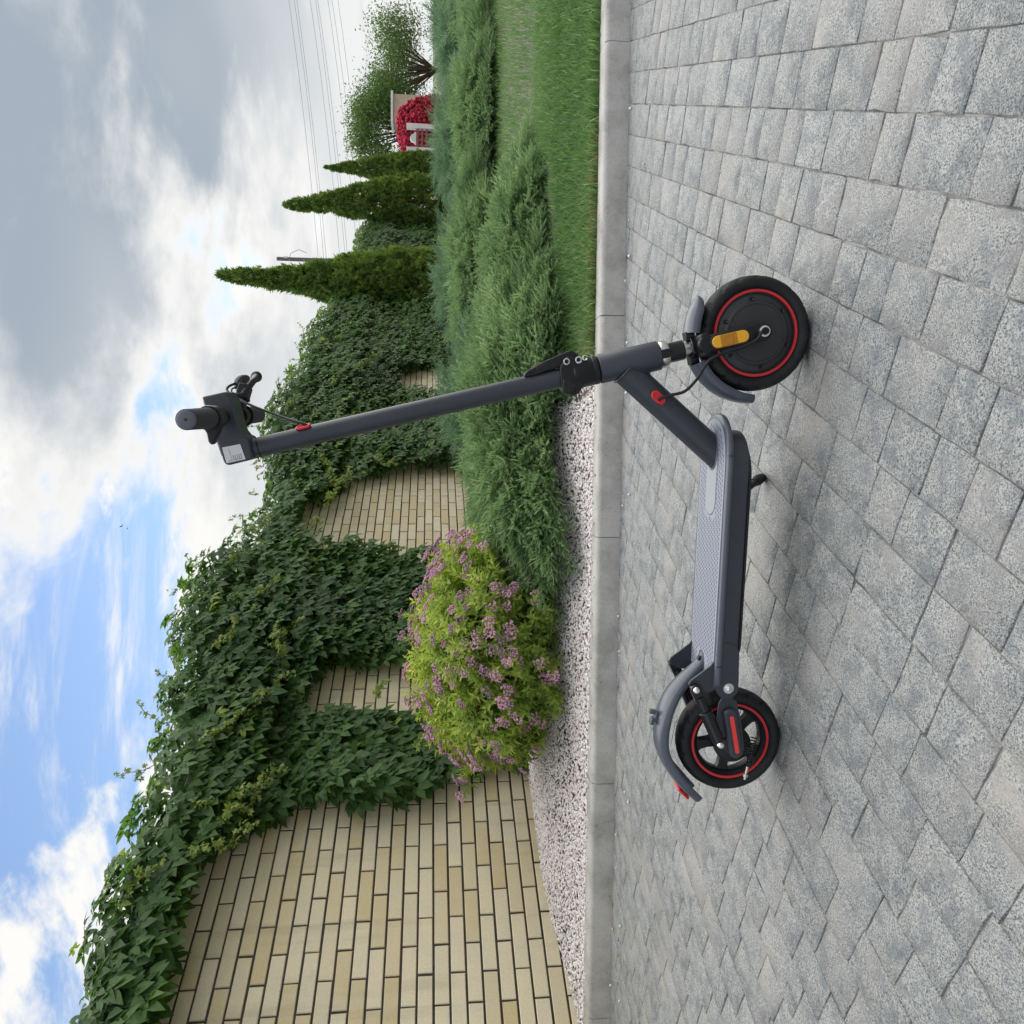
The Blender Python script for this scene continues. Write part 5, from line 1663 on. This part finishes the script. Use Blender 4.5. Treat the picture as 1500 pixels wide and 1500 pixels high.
MB().tube(smooth_path([(0.722, 0.112, 1.128), (0.716, 0.102, 1.138), (0.708, 0.090, 1.139), (0.697, 0.075, 1.124), (0.687, 0.060, 1.101), (0.675, 0.045, 1.071), (0.664, 0.030, 1.036), (0.654, 0.010, 1.001), (0.6475, -0.006, 0.973), (0.640, -0.008, 0.962)]), 0.0026, n=10).build('brake_cable', M_['black'], SC)
MB().tube(smooth_path([(0.712, 0.115, 1.120), (0.712, 0.100, 1.130), (0.704, 0.087, 1.129), (0.695, 0.074, 1.117), (0.685, 0.059, 1.096), (0.674, 0.043, 1.067), (0.663, 0.028, 1.033), (0.653, 0.009, 0.999), (0.647, -0.005, 0.972), (0.639, -0.008, 0.960)]), 0.0017, n=8).build('signal_cable', M_['black'], SC)
g2 = MB(); c2 = axp(0.967, 0.0168, -0.0085); o2_ = (AF * 0.9 + Vector((0, -0.42, 0))).normalized(); s2 = o2_.cross(AX)
loop = [c2 + AX * (0.0065 * (1 if math.cos(t) > 0 else -1) + 0.0058 * math.cos(t)) + s2 * (0.0056 * math.sin(t)) + o2_ * 0.0022 for t in np.linspace(0, 2 * PI, 33)]
g2.tube(loop, 0.0028, n=8, cap=False); g2.obox(c2, AX, s2, o2_, 0.011, 0.005, 0.0032)
g2.build('cable_grommet', M_['redp'], SC, bevel=0.001)

# --- handlebar head
hd = [(0.580, 1.0615), (0.569, 1.104), (0.5695, 1.112), (0.576, 1.1155), (0.694, 1.1495), (0.7045, 1.1055), (0.690, 1.0965), (0.665, 1.0905), (0.644, 1.0865), (0.632, 1.0825), (0.624, 1.0765), (0.6195, 1.0675)]
headb = MB().prism(hd, -0.0285, 0.0285).build('handlebar_head', M_['paint'], SC, bevel=0.0035, seg=3)
MB().tube([axp(1.0566), axp(1.075), axp(1.09)], [0.0188, 0.0192, 0.0196], n=32).build('head_neck', M_['paint'], SC)
dt_ = Vector((0.118, 0, 0.034)).normalized(); dn2 = Vector((-0.034, 0, 0.118)).normalized()
MB().obox(Vector((0.636, 0, 1.1330)) + dn2 * 0.0005, dt_, (0, 1, 0), dn2, 0.052, 0.0235, 0.0008).build('display', M_['glass'], headb, bevel=0.0004)
stk = [(0.6015, 1.1165), (0.6085, 1.0835), (0.5805, 1.0745), (0.5725, 1.1095)]
sk = MB().prism(stk, -0.0292, -0.0286).build('label_sticker', M_['sticker'], headb)
lab_o = Vector((0.5765, 0, 1.1050)); lu = Vector((0.029, 0, 0.0085)).normalized(); lw = Vector((0.0078, 0, -0.0335)).normalized()
for i in range(5):
    p = lab_o + lw * (0.0105 + 0.0036 * i) + lu * 0.0045
    MB().obox(p + Vector((0, -0.0293, 0)), lu, (0, 1, 0), lw, 0.0048, 0.0002, 0.0006).build('print_line', M_['ink'], sk)
for i in range(3):
    p = lab_o + lw * (0.0035 + 0.0095 * i) + lu * 0.0002
    MB().obox(p + Vector((0, -0.0293, 0)), lu, (0, 1, 0), lw, 0.0007, 0.0002, 0.0030).build('print_line', M_['ink'], sk)
p = lab_o + lw * 0.0068 + lu * 0.0125
MB().obox(p + Vector((0, -0.0293, 0)), lu, (0, 1, 0), lw, 0.0115, 0.0002, 0.00025).build('print_line', M_['ink'], sk)

HB = Vector((0.6575, 0, 1.1135))
MB().tube([HB + Vector((0, -0.205, 0)), HB + Vector((0, 0.20, 0))], 0.0125, n=24).build('handlebar', M_['black'], SC)
for sg in (-1, 1):
    prof_ = []
    for i in range(36):
        t = i / 35
        y_ = 0.107 + 0.106 * t
        r_ = 0.0182 - 0.0016 * t + (0.00035 if i % 2 else -0.00035)
        prof_.append((r_, sg * y_))
    b = MB(); b.lathe([(0.0120, sg * 0.107)] + prof_, HB, (0, 1, 0), n=36); grip = b.build('grip', M_['grip'], SC, angle=80)
    b = MB(); b.lathe([(0.0, sg * 0.2158), (0.012, sg * 0.2158), (0.0152, sg * 0.2142), (0.0165, sg * 0.2120)], HB, (0, 1, 0), n=36); b.build('grip_cap', M_['gripcap'], grip)
    b = MB(); b.lathe([(0.0, sg * 0.2163), (0.0026, sg * 0.2164), (0.0028, sg * 0.214)], HB, (0, 1, 0), n=12); b.build('grip_hole', M_['gloss'], grip)
    b = MB(); b.lathe([(0.0125, sg * 0.100), (0.0215, sg * 0.100), (0.0225, sg * 0.1035), (0.0212, sg * 0.1075), (0.0125, sg * 0.1075)], HB, (0, 1, 0), n=36, closed=True); b.build('grip_collar', M_['black'], grip)
# thumb throttle on the near side
th_ = MB(); th_.lathe([(0.0125, -0.100), (0.0205, -0.100), (0.0215, -0.094), (0.0215, -0.070), (0.0195, -0.062), (0.0125, -0.062)], HB, (0, 1, 0), n=36, closed=True)
thr = th_.build('throttle', M_['black'], SC, bevel=0.001)
pd = MB().prism([(0.662, 1.090), (0.640, 1.094), (0.624, 1.1005), (0.6135, 1.105), (0.6100, 1.112), (0.6165, 1.1165), (0.630, 1.1185), (0.648, 1.128)], -0.106, -0.090)
pd.build('throttle_paddle', M_['black'], thr, bevel=0.004, seg=3)
# brake lever and bell on the far side
bl_ = MB(); bl_.lathe([(0.0125, 0.070), (0.0185, 0.070), (0.0185, 0.098), (0.0125, 0.098)], HB, (0, 1, 0), n=30, closed=True)
bl_.obox((0.704, 0.097, 1.108), (1, 0.5, -0.2), (-0.5, 1, 0), (0.2, 0, 1), 0.015, 0.012, 0.011)
bl_.obox((0.684, 0.085, 1.112), (1, 0, 0), (0, 1, 0), (0, 0, 1), 0.019, 0.011, 0.009)
brk = bl_.build('brake_mount', M_['black'], SC, bevel=0.002)
lp = smooth_path([(0.692, 0.080, 1.108), (0.712, 0.098, 1.101), (0.726, 0.118, 1.096), (0.732, 0.142, 1.097), (0.7375, 0.168, 1.1015)])
b = MB(); b.tube(lp, [0.0090 - 0.0022 * math.sin(PI * i / (len(lp) - 1)) for i in range(len(lp))], n=14); b.ball(lp[-1], 0.0118); b.build('brake_lever', M_['black'], brk)
b = MB(); b.tube([(0.700, 0.092, 1.114), (0.712, 0.116, 1.123)], 0.0050, n=10); b.build('cable_barrel', M_['steel'], brk)
b = MB(); b.lathe([(0.0, 0.0175), (0.010, 0.016), (0.0175, 0.0095), (0.0200, 0.002), (0.0200, -0.005), (0.014, -0.008), (0.0, -0.008)], (0.722, 0.128, 1.119), (0.55, -0.30, 0.78), n=30)
bell = b.build('bell', M_['gloss'], SC)
b = MB(); b.obox((0.690, 0.118, 1.116), (1, 0, 0.1), (0, 1, 0), (0, 0, 1), 0.024, 0.008, 0.004); b.lathe([(0.0125, 0.110), (0.0165, 0.110), (0.0165, 0.126), (0.0125, 0.126)], HB, (0, 1, 0), n=24, closed=True); b.build('bell_clamp', M_['black'], bell, bevel=0.001)
b = MB(); b.tube([(0.688, 0.083, 1.104), (0.690, 0.083, 1.094)], 0.0045, n=8); b.build('lever_screw', M_['black'], brk)
